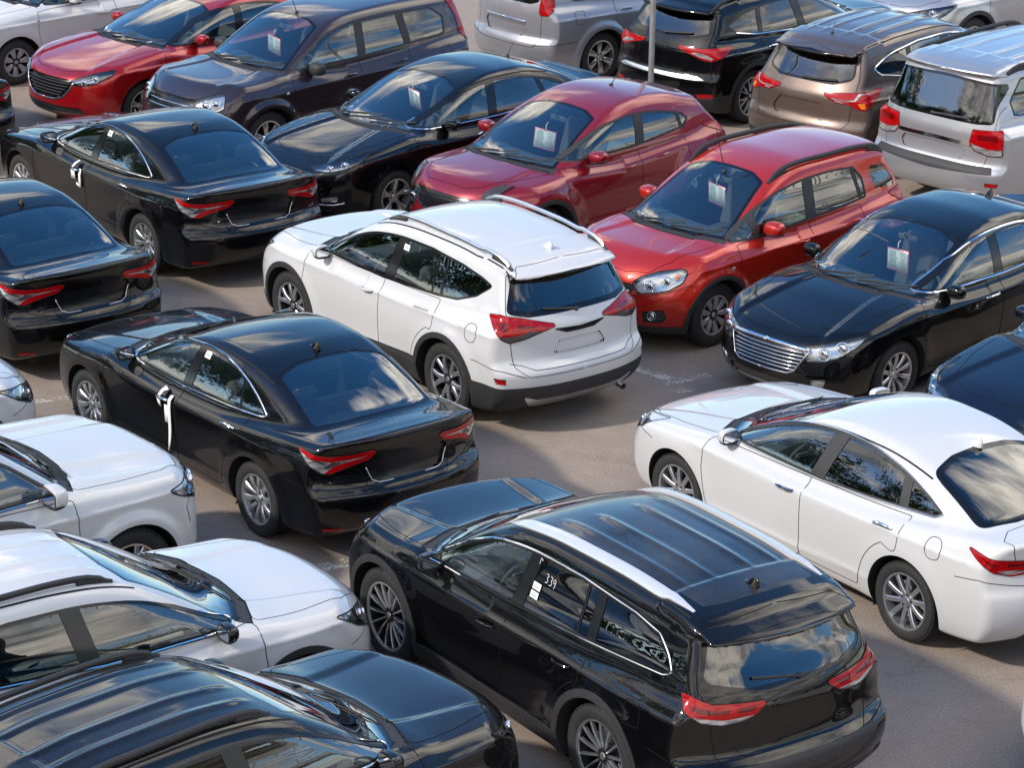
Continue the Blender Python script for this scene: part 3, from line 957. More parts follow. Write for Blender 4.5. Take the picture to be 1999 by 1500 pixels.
        if g('dlotrim'):
            tm = MB(); q = resample(dlo, .05); p, n = c.hit('side', q)
            r = g('dlotrim')[1]
            if g('dlotrim')[2] == 'loop': tm.tube(p + n * .002, r, M[g('dlotrim')[0]], 6, closed=True, ry=r * .6, ups=n)
            else:                                             # only the sill of the windows
                k = q[:, 1] < zb0 + (q[:, 0] - dlo[:, 0].min()) * 0 + g('dlotrim')[3]
                ii = np.nonzero(k)[0]
                br = np.nonzero(np.diff(ii) > 1)[0]
                if len(br): ii = np.concatenate([ii[br[0]+1:], ii[:br[0]+1]])
                tm.tube(p[ii] + n[ii] * .002, r, M[g('dlotrim')[0]], 6, ry=r * .6, ups=n[ii])
            kids.append(node('window_trim', (tm.mirrored() if sgn else tm).mesh('window_trim')))
        top.append(node('window_frame', me, kids=kids))
        for k in panes:
            m2 = pmesh('side_window', c.piece([('pane%d' % k, M[tints[k]], .005, M['gap'])]), mirror=sgn)
            if m2: top.append(node('side_window', m2))
        # mirror
        mp = g('mirror', (.72, zt(.72) + .02)); p, n = c.hit('side', [mp])
        mm, lo, gl, sg = mirror_mesh(M[g('mirrormat')] if g('mirrormat') else pt, g('mirrorsize', (.19, .145, .095)), signal=g('mirrorsig', True))
        T = lambda b: (b.mirrored() if sgn else b)
        loc = (p[0][0], (-1 if sgn else 1) * (p[0][1] - .012), p[0][2] - .035)
        kk = [node('mirror_foot', T(lo).mesh('mirror_foot')), node('mirror_glass', T(gl).mesh('mirror_glass'))]
        if sg.v: kk.append(node('indicator', T(sg).mesh('indicator')))
        top.append(node('door_mirror', T(mm).mesh('door_mirror'), loc, kk))
        if 'rails' in P:
            rl = rail_mb(c, *P['rails']); top.append(node('roof_rail', T(rl).mesh('roof_rail')))
        if 'ditch' in P:
            dm = MB(); x = np.linspace(P['ditch'][0], P['ditch'][1], 24); yy = np.interp(x, [P['ditch'][1], P['ditch'][0]], [P['ditch'][3], P['ditch'][2]])
            p, n = c.hit('top', np.stack([x, yy], 1)); dm.ribbon(p, n, .016, M['gap'], .0018)
            top.append(node('roof_moulding', T(dm).mesh('roof_moulding', angle=0)))
    # wheels
    st = P['wheel']; w = g('tw', .225)
    tm, rm, dm = wheel_meshes(st, rw, w, None)
    for xa in (wb / 2, -wb / 2):
        for sgn in (1, -1):
            y = g('track', hw - .03) - w / 2
            top.append(node('wheel', dm, (xa, sgn * y, rw), [node('tyre', tm), node('rim', rm)], rot=(0, R(17 + 40 * (xa > 0) + 13 * sgn), 0 if sgn > 0 else math.pi)))
    # wipers, antenna
    for (pts, r) in g('wipers', ()):
        m = MB(); q = resample(pts, .05, False); p, n = c.hit('top', np.abs(q) if False else q)
        m.tube(p + n * .016, r, M['plastic'], 6, ry=r * .6, ups=n)
        m.tube((p + n * .03)[: len(p) * 2 // 3], r * .8, M['plastic'], 6, ry=r * .5, ups=n[: len(p) * 2 // 3])
        top.append(node('wiper', m.mesh('wiper')))
    for (w2, pts, r) in g('rwiper', ()):
        m = MB(); q = resample(pts, .05, False); p, n = c.hit(w2, q)
        m.tube(p + n * .018, r, M['plastic'], 6, ry=r * .7, ups=n); m.blob(p[0] + n[0] * .01, (.02, .025, .022), M['plastic'], (2.4, 2.4), 10, 6)
        top.append(node('rear_wiper', m.mesh('rear_wiper')))
    if 'fin' in P:
        m = shark(c, P['fin'], 'black' if g('finblack') else 'plastic')
        m.mats = [pt if g('finpaint') else x for x in m.mats]
        top.append(node('antenna', m.mesh('antenna')))
    if 'whip' in P:
        (x, y, dx, h) = P['whip']; p, n = c.hit('top', [(x, y)]); a = p[0]
        m = MB(); m.blob(a, (.03, .022, .022), M['plastic'], (2.2, 2.2), 12, 8)
        m.tube([a + [0, 0, .01], a + [dx * .1, 0, h * .12], a + [dx, 0, h]], [.006, .006, .003], M['plastic'], 6, up=(0, 1, 0))
        top.append(node('antenna', m.mesh('antenna')))
    # cabin
    sm = M[g('seatmat', 'seat')]; zs = g('seatz', .0); xs = g('seatx', 0.0)
    def chair(w):
        m = MB(); m.box((.02, 0, .10), (.50, w, .16), sm, None, .05)
        rt = Matrix.Rotation(R(-18), 3, 'Y')
        m.box((-.30, 0, .42), (.15, w * .96, .62), sm, rt, .055)
        return m
    def head(x, y, z):
        m = MB(); m.box((x, y, z), (.10, .25, .17), sm, Matrix.Rotation(R(-15), 3, 'Y'), .04); return m
    for y in (.36, -.36):
        top.append(node('seat', chair(.50).mesh('seat'), (-.16 + xs, y, .36 + zs), [node('headrest', head(-.44, 0, .82).mesh('headrest'))]))
    top.append(node('rear_seat', chair(1.28).mesh('rear_seat'), (-1.0 + xs + g('rearseat', 0), 0, .38 + zs), [node('headrest', head(-.44, yy, .80).mesh('headrest')) for yy in (.4, -.4)]))
    xd, zd = g('dash')
    m = MB(); v = []; f = []
    ys = np.linspace(-hw + .12, hw - .12, 21)
    for y in ys:
        xx = c.xwsb(y) if hasattr(c, 'xwsb') else xd - .16 * (y / hw)**2 * 1.0
        z = zd + .02 * math.exp(-((y - .36) / .2)**2)
        for (dx, dz) in ((.05, -.03), (-.10, .0), (-.30, .025), (-.42, .0), (-.47, -.10), (-.44, -.35)): v.append((xx + dx, y, z + dz))
    for i in range(20):
        for k in range(5): f.append((i*6 + k, i*6 + k + 1, (i+1)*6 + k + 1, (i+1)*6 + k))
    m.add(v, [q[::-1] for q in f], M['dash']); top.append(node('dashboard', m.mesh('dashboard')))
    m = MB(); a = np.linspace(0, 2 * math.pi, 28, endpoint=False); rt = Matrix.Rotation(R(-24), 3, 'Y')
    ring = np.stack([0 * a, .185 * np.cos(a), .185 * np.sin(a)], 1) @ np.array(rt).T
    m.tube(ring, .016, M['dash'], 8, closed=True, up=(1, 0, .3)); m.box((.03, 0, 0), (.05, .15, .11), M['dash'], rt, .02)
    m.box((.02, 0, 0), (.025, .34, .03), M['dash'], rt, .01); m.box((.02, 0, -.08), (.02, .03, .17), M['dash'], rt, .01)
    top.append(node('steering_wheel', m.mesh('steering_wheel'), (xd - .60, .37, zd - .05)))
    m = MB(); m.box((0, 0, 0), (.03, .24, .06), M['dash'], None, .012); m.tube([(.02, 0, .0), (.06, 0, .06)], .01, M['dash'], 6, up=(0, 1, 0))
    top.append(node('rear_view_mirror', m.mesh('rear_view_mirror'), g('rvm')))
    m = MB(); xr = c.xR + .25; xf = wb / 2 - .45
    m.box(((xr + xf) / 2, 0, .34), (xf - xr, 2 * (hw - .30), .02), M['dash']) 
    top.append(node('cabin_floor', m.mesh('cabin_floor')))
    if 'shelf' in P:
        x0, x1, z = P['shelf']; m = MB(); m.box(((x0 + x1) / 2, 0, z), (abs(x1 - x0), 2 * (hw - .33), .02), M['dash'], None, .008)
        top.append(node('parcel_shelf', m.mesh('parcel_shelf')))
    for fn in g('more', ()): top += fn(c)
    return dict(tree=top, car=c)

def place_tree(nodes, parent, paint_m):
    for n in nodes:
        if n['me'] is None: continue
        o = bpy.data.objects.new(n['name'], n['me']); col.objects.link(o); o.parent = parent; o.location = n['loc']
        if n['rot']: o.rotation_euler = n['rot']
        if n['label']: o['label'] = n['label']
        for sl in o.material_slots:
            if sl.material == PAINT: sl.link = 'OBJECT'; sl.material = paint_m
        place_tree(n['kids'], o, paint_m)

def put_car(model, name, label, cat, x, y, yaw, paint_name, group=None):
    r = bpy.data.objects.new(name, None); col.objects.link(r); r.empty_display_size = .3
    r.location = (x, y, 0); r.rotation_euler = (0, 0, R(yaw)); r['label'] = label; r['category'] = cat
    if group: r['group'] = group
    place_tree(model['tree'], r, M[paint_name])
    return r

# ------------------------------------------------------------------ the kinds of car
MODELS = {}
def lin(*pts):
    return curve(pts, .02)
STD_WSEC = [(.12, -.13), (.22, -.07), (.34, -.035), (.48, -.014), (.62, -.003), (.74, 0), (.84, -.008), (.92, -.024), (1.0, -.05), (1.1, -.09), (1.25, -.16)]
def chrome_path(c, w, pts, r, m='chrome', lift=.003, both=True):
    p, n = c.hit(w, resample(pts, .04, False)); mb = MB()
    mb.tube(p + n * lift, r, M[m], 6, ry=r * .6, ups=n)
    if both:
        mm = mb.mirrored(); b = len(mb.v); mb.v += mm.v; mb.f += [[i + b for i in f] for f in mm.f]; mb.m += mm.m
    return mb
def bars(w, zs, ywid, r, m='chrome', lift=-.012):
    """slats of a grille"""
    def fn(c):
        mb = MB()
        for z in zs:
            yw = ywid(z); ys = np.linspace(-yw, yw, 15)
            p, n = c.hit(w, np.stack([np.abs(ys), np.full(15, z)], 1)); p[:, 1] = ys; n[:, 1] *= np.sign(ys)
            mb.tube(p + n * lift, r, M[m], 6, ry=r * .8, ups=n)
        return mb
    return fn

def sedan_camry():
    xF, xR, hw = 2.39, -2.50, .92
    red = dict(lamp='tail_lamp', mat='red', depth=-.006, wall='darkred'); clr = dict(lamp='tail_lamp', mat='clear', depth=-.004)
    return dict(hw=hw, xF=xF, xR=xR, wb=2.825, rw=.335, top=1.6,
        deck=[(2.6, .62), (2.42, .70), (2.3, .755), (2.1, .81), (1.7, .885), (1.3, .94), (.95, .975), (0, .965), (-.8, .985), (-1.4, 1.03), (-1.8, 1.065), (-2.1, 1.085), (-2.34, 1.105), (-2.45, 1.095), (-2.7, 1.03)],
        roof=[(1.5, .76), (1.15, .93), (.95, 1.02), (.6, 1.175), (.25, 1.31), (-.1, 1.405), (-.5, 1.448), (-.85, 1.44), (-1.2, 1.38), (-1.5, 1.285), (-1.8, 1.165), (-2.0, 1.07), (-2.2, .97), (-2.6, .75)],
        wsec=STD_WSEC, wplan=[(-2.7, -.20), (-2.45, -.09), (-2.2, -.04), (-1.6, -.005), (-1, 0), (1, 0), (1.5, -.012), (2.0, -.06), (2.4, -.16)],
        front=[(.1, xF - .16), (.25, xF - .06), (.4, xF), (.55, xF - .005), (.7, xF - .04), (.85, xF - .14), (1.0, xF - .3)],
        rear=[(.15, xR + .20), (.28, xR + .07), (.42, xR + .005), (.55, xR), (.62, xR + .01), (.67, xR + .065), (.8, xR + .095), (.95, xR + .085), (1.05, xR + .06), (1.12, xR + .05), (1.3, xR + .1)],
        rcurve=.26, rpow=2.6, fcurve=.42, krear=.045, deckcrown=.06,
        gplan=[(1.3, -.07 + hw - .02), (.8, .815), (0, .83), (-.8, .825), (-1.4, .775), (-1.9, .70), (-2.3, .62)], gsec=[(.85, .0), (.95, -.005), (1.1, -.055), (1.25, -.13), (1.4, -.215), (1.5, -.28)],
        gcurv=[(1.2, .22), (.4, .16), (-.5, 0), (-1.2, -.12), (-2, -.2)], crown=.07, crown4=.10, kroof=.10, kunion=.06,
        crease=[(.80, .875, 1.7, -2.3, 0, .05), (.885, .83, -2.2, 1.2, .016, .06), (.40, .36, -1.0, 1.0, .014, .07)], hoodline=[(.40, .60, 1.0, 2.3, .018, .05)],
        lip=(-2.42, 1.09, .012, .06), flare=.012,
        belt=lin((1, .96), (-1.6, 1.03)), xA=1.02, xB=(-.20, -.18), xC=-1.20, handle=(.84, .89),
        dlo=[(.92, .985), (.72, 1.075), (.40, 1.21), (.05, 1.32), (-.3, 1.365), (-.68, 1.35), (-1.0, 1.27), (-1.24, 1.16), (-1.40, 1.055), (-1.32, 1.03), (-.2, .985)], dlo_r=.07, dlotrim=('chrome', .009, 'loop'),
        pillars=[(-.22, -.28, .13), (-1.06, -.94, .022)], tints=['glass', 'glass', 'glass'],
        ws=[(1.10, -.1), (1.10, .0), (1.06, .35), (.93, .69), (.14, .57), (.05, .3), (.04, -.1)],
        rwin=('top', [(-1.15, -.1), (-1.17, .3), (-1.25, .55), (-1.90, .62), (-1.97, .35), (-1.99, -.1)]), rwin_r=.10,
        hood=rpoly([(2.28, -.1), (2.28, .2), (2.15, .5), (1.95, .66), (1.5, .72), (1.02, .74), (1.12, .4), (1.16, -.1)], .06), cowl=[(1.19, -.1), (1.14, .42), (1.0, .76), (.90, .70), (1.0, .4), (1.05, -.1)],
        tail=(('deck', 1.08), rpoly([(-.1, .44), (.50, .40), (.66, .30), (.70, .12), (.68, .0), (.46, -.12), (.40, -.34), (.36, -.40), (-.1, -.41)], .05)), tailname='boot_lid', shelf=(-1.35, -1.95, 1.0),
        lights=[('tl', 'rc', rpoly([(1.33, 1.0), (1.10, .985), (.90, .965), (.70, .965), (.46, .985), (.42, .965), (.50, .905), (.70, .865), (.92, .81), (1.02, .815), (1.15, .88)], .012), lamp('tail_lamp', 'clear', -.004, 'darkred')),
                ('ts', 'rc', [(1.22, .965), (1.04, .93), (.96, .905), (.99, .895), (1.10, .925)], lamp('tail_lamp', 'smoke', -.003)), ('tq', 'rc', [(.90, .915), (.80, .91), (.84, .875), (.96, .85), (1.0, .87)], lamp('tail_lamp', 'smoke', -.003)),
                ('ta', 'rc', [(1.32, 1.0), (1.10, .985), (.90, .965), (.70, .965), (.46, .985), (.42, .965), (.46, .942), (.70, .926), (.92, .914), (1.10, .94), (1.26, .974)], red),
                ('tb', 'rc', [(.46, .955), (.42, .965), (.50, .905), (.70, .865), (.92, .81), (.99, .815), (.93, .85), (.84, .885), (.70, .91), (.54, .928)], red),
                ('rf', 'rc', rpoly([(1.02, .345), (.78, .335), (.78, .305), (1.0, .31)], .01), dict(lamp='reflector', mat='red', depth=-.004)),
                ('hl', 'fc', rpoly([(.50, .70), (.80, .78), (1.30, .85), (1.10, .74), (.72, .66), (.52, .64)], .02), dict(lamp='headlamp', mat='darkbucket', depth=.03, wall='darkbucket'))],
        lensed=('headlamp',), bulbs={'headlamp': [('fc', [(.72, .71), (.95, .76)], .05, .02, 'clear')]},
        zones=[('plate', 'rear', rpoly([(-.1, .895), (.38, .895), (.43, .86), (.36, .72), (.30, .69), (-.1, .69)], .03), dict(name='plate_panel', mat='trim', depth=.02, wall='trim', cond=lambda p, n: p[:, 0] < -2, extra=lambda c: chrome_path(c, 'rear', [(.16, .687), (.30, .688), (.36, .715), (.41, .83)], .005, 'satin'))),
               ('grille', 'front', rpoly([(-.1, .66), (.55, .64), (.75, .60), (.7, .3), (-.1, .3)], .04), dict(name='grille', mat='trim', depth=.02, wall='trim', cond=lambda p, n: p[:, 0] > 1.6))],
        seams=[('rc', [(.40, .66), (.75, .70), (1.02, .76), (1.2, .70), (1.45, .69)], False, .006), ('side', [(1.72, .72), (1.9, .74), (2.05, .78)], False, .006)],
        fuel=(-1.62, .87), fin=-1.02, finpaint=True, ditch=(.15, -1.30, .60, .60), mirror=(.74, .985), wheel=dict(n=10, kind='wide', w0=.028, w1=.062, mat='alloy', dish=.03, size='mid'),
        wipers=[([(1.04, .05), (.93, .42), (.80, .60)], .010), ([(1.05, -.45), (.98, -.1), (.90, .15)], .010)], dash=(.98, .90), rvm=(.22, 0, 1.27), handlemat='chrome', more=[quarter_sticker(-.33, 1.27)])
MODELS['camry'] = sedan_camry

def lamp(name, mat, depth=-.004, wall=None): return dict(lamp=name, mat=mat, depth=depth, wall=wall)
TL = lambda m, d=-.006, w='darkred': lamp('tail_lamp', m, d, w)
HL = lambda m='bucket', d=.03, w='darkbucket': lamp('headlamp', m, d, w)
def slab(c, w, poly, m, lift=.004):
    """a thin plate that follows the bodywork"""
    p, n = c.hit(w, poly); cc, cn = c.hit(w, [np.mean(poly, 0)]); k = len(p); mb = MB()
    v = list(p + n * lift) + list(p - n * .01) + [cc[0] + cn[0] * lift]
    mb.add(v, [(i, (i + 1) % k, 2 * k) for i in range(k)] + [(i + k, (i + 1) % k + k, (i + 1) % k, i) for i in range(k)], M[m]); return mb
def gather(*ms):
    o = MB()
    for q in ms:
        b = len(o.v); o.v += q.v; o.f += [[i + b for i in f] for f in q.f]; o.m += [o.mi(q.mats[k]) for k in q.m]
    return o
def both(q): return gather(q, q.mirrored())

def base(xF, xR, hw, wb, rw, zroof, zcowl, zhood, zbelt, xcowl, xtop, boxy=1.0, **kw):
    """a two-box car: bonnet, screen, roof that runs to the tail"""
    a = xcowl
    P = dict(hw=hw, xF=xF, xR=xR, wb=wb, rw=rw, top=zroof + .22,
        deck=[(xF + .3, zhood - .22), (xF + .03, zhood - .13), (xF - .12, zhood - .06), (xF - .35, zhood), (a + .3, zcowl - .045), (a, zcowl - .01), (0, zbelt - .02), (xR + .6, zbelt + .05), (xR, zbelt + .06)],
        roof=[(a + .38, zcowl - .16), (a + .12, zcowl - .01), (a - .1, zcowl + .09), ((a + xtop) / 2, (zcowl * .46 + zroof * .54) - .03), (xtop, zroof - .105), (xtop - .3, zroof - .035), (xtop - .75, zroof), (xtop - 1.3, zroof - .005), (xR + .75, zroof - .045), (xR + .3, zroof - .10), (xR - .1, zroof - .17)],
        wsec=STD_WSEC, wplan=[(xR - .2, -.14), (xR + .05, -.075), (xR + .3, -.035), (xR + .9, -.003), (-.6, 0), (.9, 0), (1.5, -.012), (xF - .3, -.07), (xF, -.16)],
        front=[(.1, xF - .16), (.25, xF - .06), (.4, xF - .005), (.58, xF), (.74, xF - .03), (.86, xF - .10), (1.0, xF - .25)],
        rear=[(.15, xR + .22), (.28, xR + .10), (.42, xR + .015), (.55, xR), (.63, xR + .01), (.70, xR + .065), (.85, xR + .085), (1.0, xR + .10), (1.12, xR + .145), (zroof - .3, xR + .30 * boxy), (zroof - .08, xR + .42 * boxy), (zroof + .1, xR + .50 * boxy)],
        rcurve=.24, rpow=2.6, fcurve=.40, krear=.06, crown=.07, crown4=.10, kroof=.11, kunion=.055, deckcrown=.03,
        gplan=[(1.4, hw - .17), (.9, hw - .105), (0, hw - .085), (-.9, hw - .09), (xR + .5, hw - .14), (xR, hw - .22)],
        gsec=[(zbelt - .1, .0), (zbelt, -.006), (zbelt + .15, -.045), (zbelt + .3, -.105), (zroof - .1, -.18), (zroof + .05, -.25)],
        gcurv=[(1.3, .20), (.5, .16), (-.4, 0), (-1.4, -.02), (-2.2, -.05)],
        crease=[(zbelt - .14, zbelt - .09, 1.3, xR + .4, .021, .042), (.42, .38, -1.0, 1.0, .016, .07)], hoodline=[(.42, .58, a + .1, xF, .02, .05)], flare=.022,
        belt=lin((1, zbelt), (xR + .5, zbelt + .07)), handle=(zbelt - .13, zbelt - .09), tailname='tailgate', mirror=(.70, zbelt + .0),
        dash=(a - .06, zcowl - .11), rvm=(xtop + .06, 0, zroof - .22), rwglass='tint', seatz=.05 if zroof < 1.6 else .14, sill=.32,
        ws=[(a + .14, -.1), (a + .14, .0), (a + .10, .35), (a - .04, hw - .22), (xtop - .0, hw - .37), (xtop - .075, .3), (xtop - .085, -.1)],
        cowl=[(a + .23, -.1), (a + .18, .42), (a + .04, hw - .15), (a - .08, hw - .21), (a + .02, .42), (a + .07, -.1)],
        hood=rpoly([(xF - .12, -.1), (xF - .13, .25), (xF - .22, .48), (xF - .42, hw - .27), (xF - .8, hw - .20), (a + .05, hw - .17), (a + .17, .42), (a + .21, -.1)], .06),
        wipers=[([(a + .10, .05), (a, .40), (a - .13, hw - .32)], .010), ([(a + .11, -.45), (a + .05, -.1), (a - .04, .12)], .010)])
    P.update(kw)
    return P

def suv_rav4(black=False):
    xF, xR, hw = 2.26, -2.345, .9225
    P = base(xF, xR, hw, 2.66, .362, 1.67, 1.09, 1.01, 1.06, .98, .12,
        rear=[(.15, xR + .26), (.28, xR + .13), (.40, xR + .03), (.50, xR + .005), (.60, xR), (.66, xR + .02), (.71, xR + .085), (.85, xR + .10), (1.0, xR + .10), (1.1, xR + .15), (1.3, xR + .27), (1.5, xR + .38), (1.75, xR + .5)],
        spoiler=(xR + .20, .05, .12, .62), spx=xR + .55, xA=1.02, xB=(-.26, -.26), xC=-1.14, hback=.20,
        dlo=[(.93, 1.075), (.74, 1.16), (.42, 1.325), (.12, 1.44), (-.3, 1.505), (-.85, 1.51), (-1.32, 1.475), (-1.62, 1.425), (-1.80, 1.375, .03), (-1.62, 1.24, .06), (-1.38, 1.15, .05), (-1.1, 1.12), (-.2, 1.07)], dlo_r=.05,
        pillars=[(-.30, -.40, .15), (-1.00, -.97, .02), (-1.14, -1.10, .035)], tints=['glass', 'glass', 'glass', 'tint'],
        rwin=('rear', [(-.1, 1.13), (.52, 1.13), (.71, 1.17, .05), (.66, 1.28), (.575, 1.46, .04), (.3, 1.50), (-.1, 1.515)]), rwframe=.05,
        tail=('rear', rpoly([(-.1, .60), (.60, .60), (.70, .68), (.72, .9), (.725, 1.05), (.70, 1.2), (.60, 1.50), (.5, 1.56), (-.1, 1.585)], .05)),
        lights=[('tl', 'rc', rpoly([(1.26, 1.14), (1.10, 1.16), (.85, 1.135), (.43, 1.055), (.40, 1.03), (.60, .99), (.78, .945), (.96, .92), (1.06, .955), (1.20, 1.07)], .015), TL('red')),
                ('tb', 'rc', [(.56, 1.0), (.62, .985), (.78, .945), (.96, .92), (1.06, .955), (1.10, .985), (.98, .98), (.80, .99), (.70, 1.02)], TL('smoke', -.005, None)),
                ('ti', 'rc', [(1.14, 1.09), (.98, 1.10), (.98, 1.03), (1.06, 1.02)], TL('darkred', -.002, None)),
                ('t2', 'rc', [(.86, 1.08), (.62, 1.045), (.70, 1.03), (.86, 1.045)], TL('darkred', -.002, None)),
                ('rf', 'rc', rpoly([(1.16, .60), (.98, .595), (.98, .535), (1.12, .54)], .012), lamp('reflector', 'red', .012, 'clear')),
                ('hl', 'fc', rpoly([(.42, .81), (.62, .845), (.95, .90), (1.48, .96), (1.22, .83), (.92, .74), (.74, .725), (.6, .76)], .015), HL('darkbucket')),
                ('hd', 'fc', [(.70, .752), (.90, .77), (1.10, .84), (1.04, .845), (.86, .795), (.70, .785)], HL('clear', .006, None))],
        lensed=('headlamp',), bulbs={'headlamp': [('fc', [(.78, .80), (.96, .85)], .045, .012, 'clear')]},
        clad=.055, cladz=(.50, .36),
        zones=[('plate', 'rear', rpoly([(-.1, .90), (.24, .89), (.30, .80), (.30, .77), (-.1, .765)], .02), dict(name='plate_panel', mat='PAINT', depth=.012, wall='gap', cond=lambda p, n: p[:, 0] < -2)),
               ('garnish', 'rear', [(-.1, .985), (.26, 1.01), (.30, 1.005), (.16, .955), (-.1, .95)], dict(name='tailgate_garnish', mat='trim', depth=-.006, wall='trim', cond=lambda p, n: p[:, 0] < -2)),
               ('skid', 'rear', rpoly([(-.1, .36), (.50, .36), (.66, .42), (.55, .30), (.45, .27), (-.1, .27)], .02), dict(name='skid_plate', mat='satin', depth=-.014, wall='satin', cond=lambda p, n: p[:, 0] < -1.9)),
               ('grille', 'front', rpoly([(-.1, .80), (.45, .80), (.58, .76), (.5, .70), (-.1, .69)], .02), dict(name='grille', mat='trim', depth=.02, wall='trim', cond=lambda p, n: p[:, 0] > 1.7, extra=bars('front', (.72, .76), lambda z: .5, .008, 'chrome'))),
               ('intake', 'front', rpoly([(-.1, .60), (.55, .60), (.70, .48), (.5, .36), (-.1, .34)], .03), dict(name='lower_grille', mat='plastic', depth=.02, wall='plastic', cond=lambda p, n: p[:, 0] > 1.7))],
        seams=[('rc', [(.72, .60), (1.0, .66), (1.42, .70), (1.50, .70)], False, .007), ('rc', [(.0, .655), (.6, .655), (.80, .70), (.95, .72)], False, .006), ('side', [(1.78, .72), (1.95, .76), (2.05, .84)], False, .006)],
        fuel=(-1.72, .94), fuelr=.08, rails=(.02, -1.92, .56, .56, .055, 'satin', 'plastic', .017) if not black else (.0, -1.92, .57, .56, .05, 'plastic', 'plastic', .02), ditch=(.15, -2.0, .625, .60),
        wheel=dict(n=5, kind='twin', w0=.05, w1=.045, gap=.30, mat='alloy', dark=1, dish=.02), rwiper=[('rear', [(.0, 1.135), (.1, 1.15), (.36, 1.185)], .011)], handlemat='PAINT', tw=.235, more=[exhaust(-2.24, -.55, .27)])
    if black:
        P['tints'] = ['glass', 'tint', 'tint', 'tint']; P['roofrib'] = [(.16, -1.7, .05, .012, .03), (.38, -1.7, .05, .012, .03)]
        P['mirrormat'] = 'trim'
        P['dlotrim'] = ('chrome', .009, 'sill', .16); P['wheel'] = dict(P['wheel'], kind='single', n=10, w0=.03, w1=.03)
    else:
        P['fin'] = -1.72; P['finpaint'] = True; P['more'] = P['more'] + [quarter_sticker(-.42, 1.39)]; P['roofrib'] = [(.0, -1.5, -.2, .004, .10)]
    return P
def exhaust(x, y, z):
    def fn(c):
        m = MB(); m.tube([(x + .35, y, z + .03), (x + .1, y, z), (x, y, z - .01)], .03, M['satin'], 14, cap=False, up=(0, 1, 0)); m.tube([(x + .3, y, z + .03), (x + .08, y, z)], .025, M['gap'], 12, up=(0, 1, 0))
        return [node('exhaust_pipe', m.mesh('exhaust_pipe'))]
    return fn

